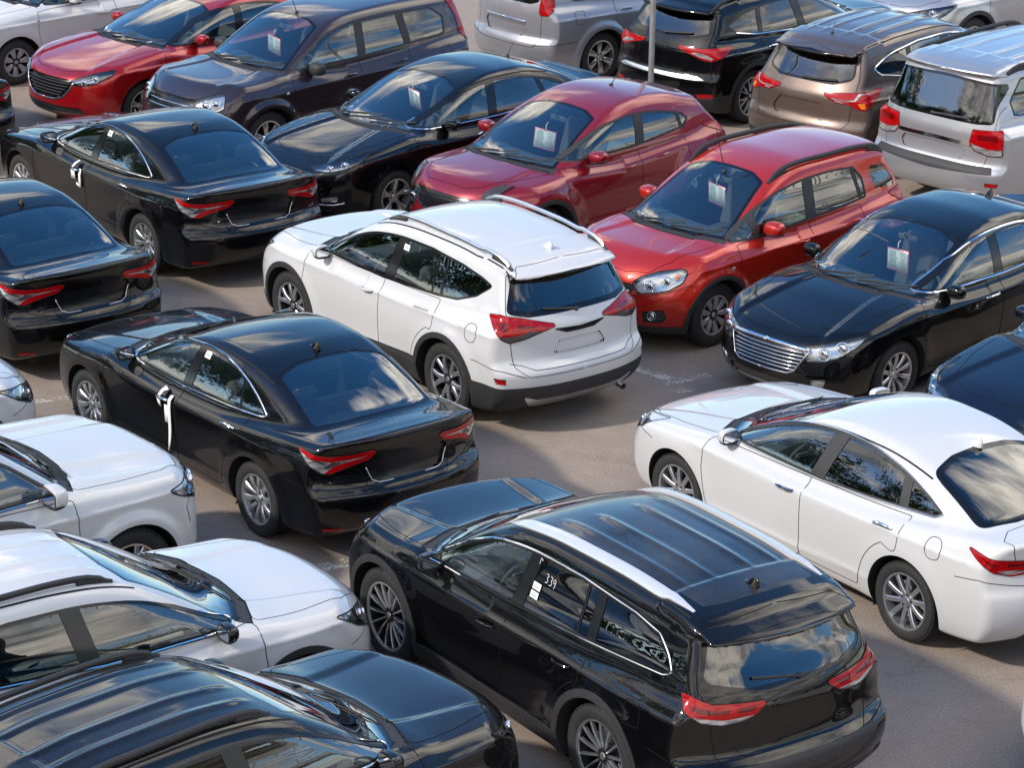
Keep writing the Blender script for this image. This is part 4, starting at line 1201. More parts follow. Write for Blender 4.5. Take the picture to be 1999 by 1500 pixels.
def suv_highlander():
    xF, xR, hw = 2.35, -2.54, .9625
    P = base(xF, xR, hw, 2.79, .39, 1.70, 1.12, 1.055, 1.07, 1.02, .16,
        rear=[(.15, xR + .26), (.28, xR + .14), (.40, xR + .04), (.52, xR + .005), (.62, xR), (.67, xR + .03), (.71, xR + .10), (.85, xR + .12), (1.0, xR + .12), (1.1, xR + .15), (1.3, xR + .26), (1.55, xR + .38), (1.75, xR + .48)],
        spoiler=(xR + .17, .055, .14, .66), spx=xR + .60, xA=1.02, xB=(-.22, -.22), xC=-1.16, hback=.20, krear=.05,
        roof=[(1.40, .96), (1.14, 1.11), (.92, 1.21), (.59, 1.405), (.16, 1.585), (-.14, 1.655), (-.6, 1.695), (-1.2, 1.70), (-1.8, 1.665), (-2.2, 1.615), (-2.6, 1.54)],
        dlo=[(.94, 1.065), (.74, 1.175), (.46, 1.335), (.18, 1.455), (-.25, 1.525), (-.9, 1.53), (-1.5, 1.49), (-1.78, 1.44, .10), (-1.93, 1.33), (-2.0, 1.235, .04), (-1.92, 1.205, .03), (-.2, 1.10)], dlo_r=.06, dlotrim=('chrome', .008, 'loop'),
        pillars=[(-.27, -.36, .13), (-1.00, -.98, .025), (-1.16, -1.13, .10)], tints=['glass', 'tint', 'tint', 'tint'],
        rwin=('rear', [(-.1, 1.13), (.40, 1.14), (.66, 1.20, .08), (.70, 1.26, .05), (.60, 1.50, .04), (.3, 1.545), (-.1, 1.56)]), rwframe=.03,
        tail=('rear', rpoly([(-.1, .66), (.58, .66), (.66, .72), (.68, .9), (.69, 1.05), (.73, 1.2), (.63, 1.52), (.5, 1.59), (-.1, 1.63)], .05)),
        lights=[('tl', 'rc', rpoly([(1.20, 1.165), (1.10, 1.16), (.90, 1.10), (.44, 1.075), (.41, 1.055), (.52, .985), (.62, .96), (.80, .95), (1.0, .985), (1.16, 1.07)], .015), TL('red')),
                ('tb', 'rc', [(.50, .995), (.62, .96), (.80, .95), (1.0, .985), (1.10, 1.035), (.96, 1.015), (.78, .99), (.60, .995)], TL('clear', -.004, None)),
                ('ti', 'rc', [(1.1, 1.105), (.88, 1.06), (.74, 1.055), (.74, 1.03), (.92, 1.035), (1.10, 1.075)], TL('darkred', -.001, None)),
                ('t2', 'rc', [(.66, 1.055), (.50, 1.048), (.53, 1.022), (.66, 1.025)], TL('darkred', -.001, None)),
                ('rf', 'rc', rpoly([(1.06, .44), (.90, .44), (.90, .33), (1.02, .34)], .02), lamp('reflector', 'red', .015, 'plastic')),
                ('hl', 'fc', rpoly([(.52, .84), (.80, .90), (1.36, .99), (1.30, .93), (1.0, .85), (.75, .79), (.56, .785)], .02), HL('bucket')),
                ('am', 'fc', rpoly([(1.30, .955), (1.12, .925), (1.02, .86), (1.16, .87), (1.30, .91)], .012), HL('amber', .002, None))],
        lensed=('headlamp',), bulbs={'headlamp': [('fc', [(.72, .84), (.90, .87)], .05, .012, 'clear')]},
        clad=.06, cladz=(.40, .38), handle=(.89, .95),
        zones=[('ledge', 'rear', rpoly([(-.1, .66), (.70, .66), (.74, .60), (.6, .55), (-.1, .54)], .02), dict(name='bumper_step', mat='plastic', depth=-.004, wall='plastic', cond=lambda p, n: p[:, 0] < -2)),
               ('grille', 'front', rpoly([(-.1, .84), (.45, .84), (.58, .78), (.5, .52), (-.1, .50)], .03), dict(name='grille', mat='trim', depth=.02, wall='trim', cond=lambda p, n: p[:, 0] > 1.8, extra=bars('front', (.6, .7, .79), lambda z: .5, .012, 'chrome')))],
        seams=[('rc', [(.70, .66), (1.0, .68), (1.45, .72), (1.52, .72)], False, .007), ('side', [(1.80, .72), (2.0, .76), (2.1, .86)], False, .006)],
        fuel=(-1.78, .90), fuelr=.03, rails=None, roofrib=[(.17, -1.75, -.25, .010, .03), (.40, -1.75, -.15, .010, .03)], ditch=(.1, -1.98, .665, .615), fin=-1.86, finpaint=True,
        wheel=dict(n=14, kind='single', w0=.016, w1=.018, mat='alloy', dark=1, dish=.03, size='big'), rwiper=[('rear', [(-.05, 1.16), (.06, 1.18), (.34, 1.22)], .011)], handlemat='PAINT', tw=.245,
        roofpanel=rpoly([(.06, -.1), (.05, .3), (-.02, .50), (-1.0, .52), (xR + .60, .48), (xR + .56, .3), (xR + .55, -.1)], .04), roofmat=M['blackdusty'])
    del P['rails']
    P['more'] = [silver_rails, door_stickers]
    return P
def silver_rails(c):
    out = []
    for sg in (1, -1):
        xs = np.linspace(.20, -1.95, 30); u = np.linspace(0, 1, 30)
        yc = np.interp(u, [0, .15, .8, 1], [.575, .60, .575, .56]); w = .042 * np.minimum(1, np.minimum(u * 12, (1 - u) * 5) + .25)
        a, na = c.hit('top', np.stack([xs, yc + w], 1)); b, nb = c.hit('top', np.stack([xs, yc - w], 1)); m, nm = c.hit('top', np.stack([xs, yc], 1))
        h = .030 * np.minimum(1, np.minimum(u * 8, (1 - u) * 8) + .1)[:, None]
        rows = [a - na * .004, a + na * h * .6, m + nm * h * 1.15, b + nb * h * .8, b - nb * .004]
        v = np.concatenate(rows); n = 30; f = []
        for k in range(4): f += [(k*n + i, (k+1)*n + i, (k+1)*n + i + 1, k*n + i + 1) for i in range(n - 1)]
        q = MB(); q.add(v, f, M['railsilver']); q = q if sg > 0 else q.mirrored()
        out.append(node('roof_rail', q.mesh('roof_rail', angle=50)))
    return out
def strokes(c, w, lines, width, m, lift=.003):
    mb = MB()
    for L in lines:
        p, n = c.hit(w, resample(L, .01, False)); mb.ribbon(p, n, width, M[m], lift)
    return mb
def plate_on(c, w, poly, m, lift=.003):
    p, n = c.hit(w, resample(poly, .04)); mb = MB(); cc = p.mean(0); k = len(p)
    mb.add(list(p + n * lift) + [cc + n.mean(0) * lift], [(i, (i + 1) % k, k) for i in range(k)], M[m]); return mb
def door_stickers(c):
    def digit3(x, z, h): return [[(x, z + h), (x - .022, z + h), (x - .026, z + h * .78), (x - .012, z + h * .55), (x - .028, z + h * .35), (x - .024, z + .004), (x - .002, z)]]
    def digit9(x, z, h): return [[(x - .026, z + h * .62), (x - .010, z + h * .50), (x, z + h * .74), (x - .014, z + h), (x - .026, z + h * .85), (x - .028, z + h * .4), (x - .020, z)]]
    n = digit3(-.51, 1.36, .06) + digit3(-.56, 1.355, .06) + digit9(-.60, 1.35, .062)
    out = [node('handwritten_number', strokes(c, 'side', n, .0045, 'marker').mesh('handwritten_number', angle=0)),
           node('tick_mark', strokes(c, 'side', [[(-.43, 1.485), (-.405, 1.50), (-.40, 1.455)]], .0045, 'marker').mesh('tick_mark', angle=0))]
    for z in (1.285, 1.225):
        a = plate_on(c, 'side', [(-.40, z), (-.40, z + .048), (-.49, z + .046), (-.49, z - .002)], 'paper', .0035)
        b = strokes(c, 'side', [[(-.41 - .008 * i, z + .008), (-.41 - .008 * i, z + .030)] for i in range(9)], .003, 'ink', .005)
        out.append(node('window_sticker', gather(a, b).mesh('window_sticker', angle=0)))
    y = plate_on(c, 'side', [(.70, 1.13), (.70, 1.16), (.66, 1.16), (.66, 1.13)], 'yellow', .0035)
    return out
def quarter_sticker(x, z):
    def fn(c):
        a = plate_on(c, 'side', [(x, z), (x, z + .055), (x - .085, z + .055), (x - .085, z)], 'paper', .0035)
        b = strokes(c, 'side', [[(x - .014 - .008 * i, z + .015), (x - .014 - .008 * i, z + .038)] for i in range(8)], .003, 'ink', .005)
        return [node('window_sticker', gather(a, b).mesh('window_sticker', angle=0))]
    return fn

def sedan_optima():
    P = sedan_camry(); xF, xR, hw = 2.36, -2.49, .93
    P.update(hw=hw, xF=xF, xR=xR, wb=2.805, rw=.335, 
        deck=[(2.6, .62), (2.40, .70), (2.26, .765), (2.05, .83), (1.7, .90), (1.3, .95), (.95, .985), (0, .965), (-.8, .99), (-1.4, 1.04), (-1.8, 1.08), (-2.1, 1.105), (-2.34, 1.12), (-2.45, 1.115), (-2.7, 1.06)],
        roof=[(1.55, .78), (1.22, .94), (1.0, 1.03), (.6, 1.20), (.25, 1.335), (-.1, 1.425), (-.5, 1.468), (-.85, 1.462), (-1.2, 1.41), (-1.5, 1.325), (-1.8, 1.215), (-2.05, 1.105), (-2.25, 1.0), (-2.6, .78)],
        rear=[(.15, xR + .24), (.28, xR + .10), (.42, xR + .02), (.55, xR), (.66, xR + .01), (.72, xR + .04), (.85, xR + .055), (1.0, xR + .035), (1.1, xR + .02), (1.2, xR + .03), (1.3, xR + .1)],
        crease=[(.90, .86, -2.2, 1.2, .018, .06), (.40, .36, -1.0, 1.0, .016, .07)],
        dlo=[(.93, .99), (.75, 1.075), (.42, 1.225), (.05, 1.34), (-.35, 1.388), (-.75, 1.375), (-1.12, 1.30), (-1.42, 1.185), (-1.60, 1.10, .03), (-1.52, 1.055, .03), (-.3, .99)], dlo_r=.06, dlotrim=('satin', .006, 'loop'), framemat='plastic',
        pillars=[(-.25, -.36, .15), (-1.22, -1.13, .09)], tints=['glass', 'tint', 'tint'], xC=-1.32, rwglass='tint', rwframe=.06,
        rwin=('top', [(-1.22, -.1), (-1.24, .3), (-1.32, .565), (-1.45, .59), (-1.95, .64), (-2.04, .35), (-2.06, -.1)]), ws=[(1.17, -.1), (1.17, .0), (1.12, .35), (.97, .70), (.14, .575), (.05, .3), (.04, -.1)],
        hood=rpoly([(2.24, -.1), (2.24, .25), (2.12, .52), (1.92, .66), (1.5, .73), (1.02, .75), (1.17, .4), (1.21, -.1)], .06), cowl=[(1.26, -.1), (1.20, .42), (1.03, .77), (.92, .70), (1.04, .42), (1.10, -.1)],
        tail=(('deck', 1.10), rpoly([(-.1, .40), (.52, .38), (.68, .26), (.70, .10), (.66, .0), (.52, -.08), (.50, -.30), (.44, -.36), (-.1, -.37)], .05)),
        lights=[('tl', 'rc', rpoly([(1.34, 1.02), (1.1, .985), (.80, .965), (.46, .955), (.46, .90), (.62, .85), (.86, .84), (1.04, .87), (1.22, .95)], .015), TL('red')),
                ('ti', 'rc', [(1.22, .985), (1.06, .955), (.98, .91), (1.08, .925)], TL('darkred', -.002, None)), ('t2', 'rc', [(.9, .945), (.6, .93), (.6, .91), (.9, .915)], TL('darkred', -.002, None)),
                ('tc', 'rc', [(1.0, .885), (.80, .885), (.66, .87), (.82, .85), (.96, .858)], TL('clear', -.003, None)),
                ('hl', 'fc', rpoly([(.54, .70), (.80, .80), (1.42, .885), (1.32, .78), (1.02, .69), (.66, .64)], .02), HL('darkbucket')), ('hd', 'fc', [(.70, .68), (1.0, .715), (1.28, .80), (1.20, .80), (.96, .745), (.72, .715)], HL('bucket', .02, None))],
        bulbs={'headlamp': [('fc', [(.82, .735), (1.0, .775)], .045, .015, 'clear')]},
        zones=[('grille', 'front', rpoly([(-.1, .70), (.5, .70), (.55, .63), (.4, .58), (-.1, .57)], .03), dict(name='grille', mat='trim', depth=.02, wall='chrome', cond=lambda p, n: p[:, 0] > 1.7)),
               ('diffuser', 'rear', rpoly([(-.1, .34), (.52, .34), (.60, .24), (-.1, .20)], .02), dict(name='diffuser', mat='plastic', depth=.005, wall='plastic', cond=lambda p, n: p[:, 0] < -1.8))],
        seams=[('rc', [(.50, .73), (.85, .76), (1.20, .80), (1.46, .76)], False, .006), ('side', [(1.72, .73), (1.9, .76), (2.04, .80)], False, .006)],
        more=[], fuel=(-1.70, .90), fin=-1.20, mirror=(.76, .99), ditch=(.15, -1.35, .61, .60), handle=(.85, .90),
        wheel=dict(n=10, kind='single', w0=.042, w1=.042, mat='alloy', dish=.025, size='big'))
    return P

def sedan_older():
    P = sedan_camry(); xF, xR, hw = 2.37, -2.455, .9125
    P.update(hw=hw, xF=xF, xR=xR, wb=2.775, fcurve=.44,
        deck=[(2.6, .58), (2.42, .66), (2.3, .725), (2.1, .80), (1.7, .89), (1.3, .96), (.95, .985), (0, .97), (-.8, .99), (-1.4, 1.03), (-1.8, 1.065), (-2.1, 1.085), (-2.34, 1.105), (-2.45, 1.095), (-2.7, 1.03)],
        roof=[(1.5, .78), (1.13, .945), (.93, 1.035), (.6, 1.19), (.25, 1.33), (-.1, 1.425), (-.5, 1.47), (-.85, 1.468), (-1.2, 1.42), (-1.5, 1.325), (-1.8, 1.195), (-2.0, 1.09), (-2.2, .98), (-2.6, .75)],
        front=[(.1, xF - .16), (.25, xF - .05), (.4, xF), (.5, xF - .01), (.6, xF - .03), (.72, xF - .08), (.85, xF - .20), (1.0, xF - .4)],
        hood=rpoly([(2.20, -.1), (2.19, .25), (2.13, .42), (1.95, .60), (1.5, .70), (1.02, .73), (1.11, .4), (1.15, -.1)], .06), hoodline=[(.40, .56, 1.0, 2.3, .024, .04)],
        dlo=[(.90, .995), (.72, 1.075), (.40, 1.215), (.05, 1.335), (-.35, 1.385), (-.8, 1.38), (-1.15, 1.315), (-1.42, 1.205), (-1.60, 1.09), (-1.54, 1.045), (-.3, .99)], dlotrim=('chrome', .012, 'loop'),
        lights=[('tl', 'rc', rpoly([(1.30, 1.0), (1.0, 1.0), (.60, .97), (.62, .83), (.90, .79), (1.15, .88)], .02), TL('red')),
                ('hl', 'fc', rpoly([(.50, .70), (.70, .725), (1.02, .775), (1.42, .83), (1.26, .735), (.98, .625), (.80, .585), (.58, .575)], .02), HL('bucket', .035)),
                ('fg', 'fc', rpoly([(.62, .40), (.84, .42), (.80, .33), (.66, .33)], .02), lamp('fog_lamp', 'clear', .02, 'chrome'))],
        bulbs={'headlamp': [('fc', [(.80, .655), (1.04, .715)], .062, .012, 'clear')]},
        zones=[('grille', 'front', rpoly([(-.1, .71), (.44, .70), (.50, .67), (.38, .47), (.32, .44), (-.1, .435)], .03), dict(name='grille', mat='trim', depth=.02, wall='chrome', cond=lambda p, n: p[:, 0] > 1.9, extra=lambda c: gather(bars('front', (.475, .51, .545, .58, .615, .65), lambda z: .36 + (z - .46) * .55, .0085, 'chrome', -.006)(c), chrome_path(c, 'front', [(0, .69), (.2, .689), (.47, .675)], .022, 'chrome', .004), chrome_path(c, 'front', [(.48, .67), (.37, .47), (.30, .437), (0, .432)], .009, 'chrome', .003)))),
               ('intake', 'front', rpoly([(-.1, .37), (.42, .37), (.5, .31), (.4, .26), (-.1, .25)], .03), dict(name='lower_grille', mat='plastic', depth=.02, wall='plastic', cond=lambda p, n: p[:, 0] > 1.9))],
        seams=[('fc', [(.50, .52), (.78, .56), (1.05, .62), (1.35, .66)], False, .006)], mirror=(.57, .96), wheel=dict(n=10, kind='single', w0=.03, w1=.05, mat='alloy', dish=.03), finpaint=True, fin=-1.05, more=[])
    return P

def sedan_focus():
    P = sedan_camry(); xF, xR, hw = 2.21, -2.33, .91
    P.update(hw=hw, xF=xF, xR=xR, wb=2.648, rw=.318, fcurve=.46,
        deck=[(2.45, .62), (2.24, .71), (2.12, .775), (1.95, .84), (1.6, .915), (1.3, .965), (1.0, 1.0), (0, .97), (-.8, 1.0), (-1.4, 1.05), (-1.8, 1.09), (-2.05, 1.10), (-2.25, 1.11), (-2.5, 1.05)],
        roof=[(1.5, .80), (1.2, .93), (1.0, 1.02), (.6, 1.20), (.25, 1.34), (-.1, 1.43), (-.5, 1.475), (-.85, 1.468), (-1.2, 1.41), (-1.5, 1.32), (-1.75, 1.215), (-1.95, 1.10), (-2.2, .95), (-2.5, .78)],
        wplan=[(-2.5, -.20), (-2.28, -.09), (-2.0, -.04), (-1.5, -.005), (-1, 0), (1, 0), (1.45, -.012), (1.9, -.06), (2.25, -.16)],
        rear=[(.15, xR + .20), (.28, xR + .07), (.42, xR + .005), (.55, xR), (.62, xR + .01), (.67, xR + .065), (.8, xR + .085), (.95, xR + .075), (1.05, xR + .05), (1.12, xR + .04), (1.3, xR + .1)], lip=(-2.25, 1.10, .012, .06),
        dlo=[(.95, 1.0), (.75, 1.085), (.42, 1.225), (.05, 1.345), (-.35, 1.395), (-.75, 1.385), (-1.12, 1.31), (-1.40, 1.20), (-1.62, 1.09, .02), (-1.5, 1.065, .05), (-.3, 1.0)], dlotrim=('chrome', .010, 'sill', .10),
        pillars=[(-.20, -.30, .13), (-1.12, -1.00, .07)], xC=-1.25, ws=[(1.15, -.1), (1.15, .0), (1.10, .35), (.96, .68), (.13, .56), (.04, .3), (.03, -.1)],
        rwin=('top', [(-1.10, -.1), (-1.11, .3), (-1.16, .55), (-1.80, .60), (-1.88, .35), (-1.90, -.1)]),
        hood=rpoly([(2.08, -.1), (2.07, .25), (1.99, .44), (1.85, .57), (1.5, .69), (1.02, .74), (1.16, .4), (1.20, -.1)], .06), hoodline=[(.34, .58, 1.0, 2.15, .022, .05)],
        cowl=[(1.24, -.1), (1.19, .42), (1.03, .75), (.93, .69), (1.05, .42), (1.09, -.1)],
        tail=(('deck', 1.08), rpoly([(-.1, .38), (.50, .36), (.64, .28), (.66, .12), (.64, .0), (.46, -.12), (.40, -.34), (-.1, -.38)], .05)), shelf=(-1.3, -1.85, 1.02),
        lights=[('tl', 'rc', rpoly([(1.34, 1.02), (1.0, 1.02), (.60, .98), (.62, .87), (.90, .80), (1.12, .88)], .02), TL('red')),
                ('hl', 'fc', rpoly([(.40, .735), (.62, .765), (.95, .82), (1.42, .905), (1.22, .80), (.98, .735), (.80, .715), (.5, .70)], .015), HL('darkbucket')),
                ('hc', 'fc', rpoly([(.46, .728), (.66, .742), (.92, .775), (1.0, .762), (.80, .72), (.52, .708)], .01), HL('bucket', .02, None)),
                ('fg', 'fc', rpoly([(.60, .42), (.86, .44), (.88, .38), (.62, .37)], .02), lamp('fog_lamp', 'clear', .012, 'chrome'))],
        bulbs={'headlamp': [('fc', [(.74, .745), (.98, .79)], .04, .012, 'clear')], 'fog_lamp': []},
        zones=[('grille', 'front', rpoly([(-.1, .68), (.38, .69), (.52, .67), (.44, .55), (-.1, .52)], .03), dict(name='grille', mat='trim', depth=.02, wall='chrome', cond=lambda p, n: p[:, 0] > 1.8, extra=bars('front', (.56, .60, .64), lambda z: .38, .006, 'chrome'))),
               ('intake', 'front', rpoly([(-.1, .42), (.46, .42), (.5, .32), (-.1, .28)], .03), dict(name='lower_grille', mat='plastic', depth=.02, wall='plastic', cond=lambda p, n: p[:, 0] > 1.8, extra=lambda c: chrome_path(c, 'fc', [(.52, .335), (.80, .335), (.98, .355)], .010, 'chrome', .004)))],
        seams=[('fc', [(.45, .66), (.75, .68), (1.02, .72), (1.3, .74)], False, .007)], fuel=(-1.55, .88), fin=None, mirror=(.48, .99), belt=lin((1, .975), (-1.6, 1.05)), handle=(.86, .91), ditch=(.15, -1.25, .60, .59),
        wheel=dict(n=5, kind='vee', mat='alloy', dish=.03, size='mid'), whip=(-1.15, 0, -.10, .16), more=[])
    del P['fin']
    return P

def hatch_sx4():
    xF, xR, hw = 2.10, -2.035, .8775
    P = base(xF, xR, hw, 2.5, .335, 1.62, 1.06, .99, 1.0, 1.0, .22, boxy=.9,
        roof=[(1.42, .88), (1.14, 1.03), (.92, 1.13), (.6, 1.31), (.28, 1.475), (0, 1.57), (-.4, 1.62), (-1.0, 1.62), (-1.45, 1.595), (-1.8, 1.54), (-2.1, 1.47)],
        rear=[(.15, xR + .22), (.28, xR + .10), (.42, xR + .015), (.55, xR), (.63, xR + .01), (.70, xR + .055), (.85, xR + .065), (1.0, xR + .08), (1.12, xR + .125), (1.28, xR + .22), (1.5, xR + .34), (1.7, xR + .44)],
        xA=.92, xB=(-.20, -.22), xC=-1.02, front=[(.1, xF - .16), (.25, xF - .06), (.4, xF - .005), (.55, xF), (.68, xF - .035), (.80, xF - .10), (.92, xF - .22), (1.05, xF - .4)], fcurve=.46,
        dlo=[(1.0, 1.015, .02), (.82, 1.11), (.52, 1.275), (.22, 1.39), (-.2, 1.45), (-.7, 1.455), (-1.05, 1.43, .09), (-1.17, 1.30), (-1.17, 1.09, .05), (-.2, 1.035), (.55, 1.0)], dlo_r=.05, framemat='plastic',
        pillars=[(.60, .60, .09), (-.24, -.31, .15), (-1.09, -1.02, .05)], tints=['glass', 'glass', 'glass', 'glass'],
        rwin=('rear', [(-.1, 1.10), (.45, 1.11), (.60, 1.15), (.52, 1.42), (.3, 1.45), (-.1, 1.46)]), rwglass='backlight',
        tail=('rear', rpoly([(-.1, .55), (.56, .55), (.60, .8), (.66, 1.1), (.56, 1.46), (-.1, 1.52)], .05)),
        lights=[('qw', 'side', rpoly([(-1.33, 1.38), (-1.56, 1.36), (-1.70, 1.17), (-1.68, 1.11), (-1.36, 1.14), (-1.31, 1.25)], .04), lamp('quarter_window', 'glass', .004, 'gap')),
                ('tl', 'rc', rpoly([(1.20, 1.06), (.98, 1.09), (.70, 1.06), (.66, .88), (.80, .78), (1.0, .80), (1.14, .9)], .03), TL('red')),
                ('ta', 'rc', [(1.12, .93), (.80, .92), (.78, .86), (1.06, .86)], TL('amber', -.004, None)),
                ('hl', 'fc', rpoly([(.46, .73), (.62, .80), (.86, .855), (1.18, .885), (1.27, .86), (1.20, .76), (1.0, .685), (.76, .65), (.56, .64)], .04), HL('bucket', .035)),
                ('fg', 'fc', rpoly([(.62, .46), (.92, .49), (.98, .40), (.90, .34), (.64, .34)], .03), lamp('fog_lamp', 'plastic', .02, 'plastic'))],
        lensed=('headlamp',), bulbs={'headlamp': [('fc', [(.72, .72), (.96, .77)], .056, .008, 'clear'), ('fc', [(1.12, .815)], .035, .01, 'amber')], 'fog_lamp': [('fc', [(.76, .41)], .045, .01, 'clear')]},
        clad=.045, cladz=(.36, .30),
        zones=[('grille', 'front', rpoly([(-.1, .72), (.36, .72), (.42, .68), (.36, .60), (-.1, .59)], .03), dict(name='grille', mat='plastic', depth=.02, wall='chrome', cond=lambda p, n: p[:, 0] > 1.6, extra=bars('front', (.65,), lambda z: .36, .012, 'chrome'))),
               ('intake', 'front', rpoly([(-.1, .46), (.42, .46), (.5, .36), (-.1, .30)], .03), dict(name='lower_grille', mat='plastic', depth=.02, wall='plastic', cond=lambda p, n: p[:, 0] > 1.6))],
        seams=[('fc', [(.46, .62), (.70, .62), (1.02, .67), (1.24, .72), (1.36, .72)], False, .006)], fuel=(-1.5, .90), rails=(.20, -1.62, .545, .545, .06, 'plastic', 'plastic', .022),
        wheel=dict(n=9, kind='wide', w0=.035, w1=.075, mat='hubcap', dark=1, dish=.02, size='small', lugs=44), handlemat='PAINT', whip=(.26, 0, .16, .50), mirrorsize=(.22, .165, .115), mirror=(.43, 1.04), mirrorsig=False, tw=.215, flare=.035, flarew=.16)
    P['more'] = [side_repeater(1.05, .80)]
    return P
def side_repeater(x, z):
    def fn(c):
        p, n = c.hit('side', [(x, z)]); out = []
        for sg in (1, -1):
            m = MB(); m.blob(p[0], (.028, .01, .018), M['clear'], (2.2, 2.2), 12, 8); m = m if sg > 0 else m.mirrored()
            out.append(node('side_repeater', m.mesh('side_repeater')))
        return out
    return fn

def hatch_juke():
    xF, xR, hw = 2.095, -2.04, .8825
    P = base(xF, xR, hw, 2.53, .345, 1.56, 1.06, .98, 1.03, .98, .16, boxy=1.2,
        deck=[(2.4, .74), (2.12, .86), (2.0, .92), (1.75, .99), (1.3, 1.03), (.98, 1.045), (0, 1.0), (-1.2, 1.08), (-1.6, 1.12), (-2.04, 1.10)],
        roof=[(1.4, .90), (1.12, 1.03), (.9, 1.12), (.56, 1.30), (.18, 1.45), (-.1, 1.54), (-.5, 1.585), (-.95, 1.56), (-1.35, 1.47), (-1.7, 1.40), (-2.1, 1.29)],
        rear=[(.15, xR + .25), (.28, xR + .12), (.42, xR + .02), (.55, xR), (.7, xR + .02), (.85, xR + .09), (1.0, xR + .15), (1.12, xR + .24), (1.28, xR + .42), (1.5, xR + .6)],
        xA=.92, xB=(-.26, -.26), xC=-1.02, flare=.07, flarew=.30, fcurve=.48, crease=[(.95, 1.02, 1.2, -1.7, .02, .08), (.42, .38, -1.0, 1.0, .02, .07)],
        dlo=[(.88, 1.075, .02), (.70, 1.165), (.42, 1.30), (.12, 1.395), (-.3, 1.44), (-.75, 1.40), (-1.08, 1.32, .03), (-1.16, 1.24, .03), (-1.04, 1.16, .03), (-.2, 1.085)], dlo_r=.04, framemat='plastic',
        pillars=[(-.30, -.38, .13), (-1.02, -.98, .05)], tints=['glass', 'tint', 'tint'],
        rwin=('rear', [(-.1, 1.12), (.45, 1.13), (.56, 1.16), (.46, 1.36), (-.1, 1.39)]),
        tail=('rear', rpoly([(-.1, .60), (.50, .60), (.56, .8), (.6, 1.1), (.5, 1.38), (-.1, 1.44)], .05)),
        lights=[('tl', 'rc', rpoly([(1.45, 1.16), (1.1, 1.13), (.86, 1.0), (.82, .86), (1.0, .84), (1.16, 1.0)], .03), TL('red')),
                ('pod', 'top', rpoly([(1.96, .54), (1.84, .63), (1.52, .72), (1.30, .745), (1.40, .69), (1.64, .615), (1.86, .51)], .02), lamp('position_lamp', 'smoke', -.025, 'smoke')), ('podi', 'top', rpoly([(1.60, .665), (1.42, .715), (1.34, .735), (1.42, .70), (1.60, .64)], .01), lamp('position_lamp', 'clear', -.026, None)),
                ('hl', 'front', circ(.52, .66, .115, 20), HL('bucket', .03)), ('fg', 'fc', rpoly([(.66, .40), (.84, .40), (.84, .33), (.66, .33)], .02), lamp('fog_lamp', 'clear', .02, 'plastic'))],
        lensed=('headlamp',), bulbs={'headlamp': [('front', [(.52, .66)], .06, .01, 'clear')]}, clad=.05, cladz=(.40, .34),
        zones=[('grille', 'front', rpoly([(-.1, .83), (.44, .82), (.50, .78), (.36, .66), (.26, .62), (-.1, .61)], .03), dict(name='grille', mat='trim', depth=.02, wall='chrome', cond=lambda p, n: p[:, 0] > 1.6, extra=mesh_grille)),
               ('intake', 'front', rpoly([(-.1, .50), (.42, .50), (.5, .40), (-.1, .34)], .03), dict(name='lower_grille', mat='plastic', depth=.02, wall='plastic', cond=lambda p, n: p[:, 0] > 1.6))],
        hood=rpoly([(1.93, -.1), (1.92, .28), (1.82, .45), (1.56, .58), (1.2, .66), (.98, .70), (1.15, .4), (1.19, -.1)], .08), hoodline=[(.5, .62, .9, 2.0, -.02, .05)],
        fuel=(-1.6, .9), wheel=dict(n=5, kind='twin', w0=.04, w1=.04, mat='alloy', dish=.02), handlemat='PAINT', whip=(-.62, 0, -.16, .17), mirrorsize=(.22, .15, .12), mirror=(.45, 1.07), hback=.4)
    return P
def mesh_grille(c):
    mb = MB()
    for i in range(-9, 10):
        for j in range(6):
            y = i * .048 + (.024 if j % 2 else 0); z = .635 + j * .032
            if abs(y) > .36 + (z - .65) * .5: continue
            p, n = c.hit('front', [(abs(y), z)]); p[:, 1] = y
            mb.blob(p[0] - n[0] * .008, (.006, .012, .005), M['darkalloy'], (2, 2), 8, 5)
    return mb

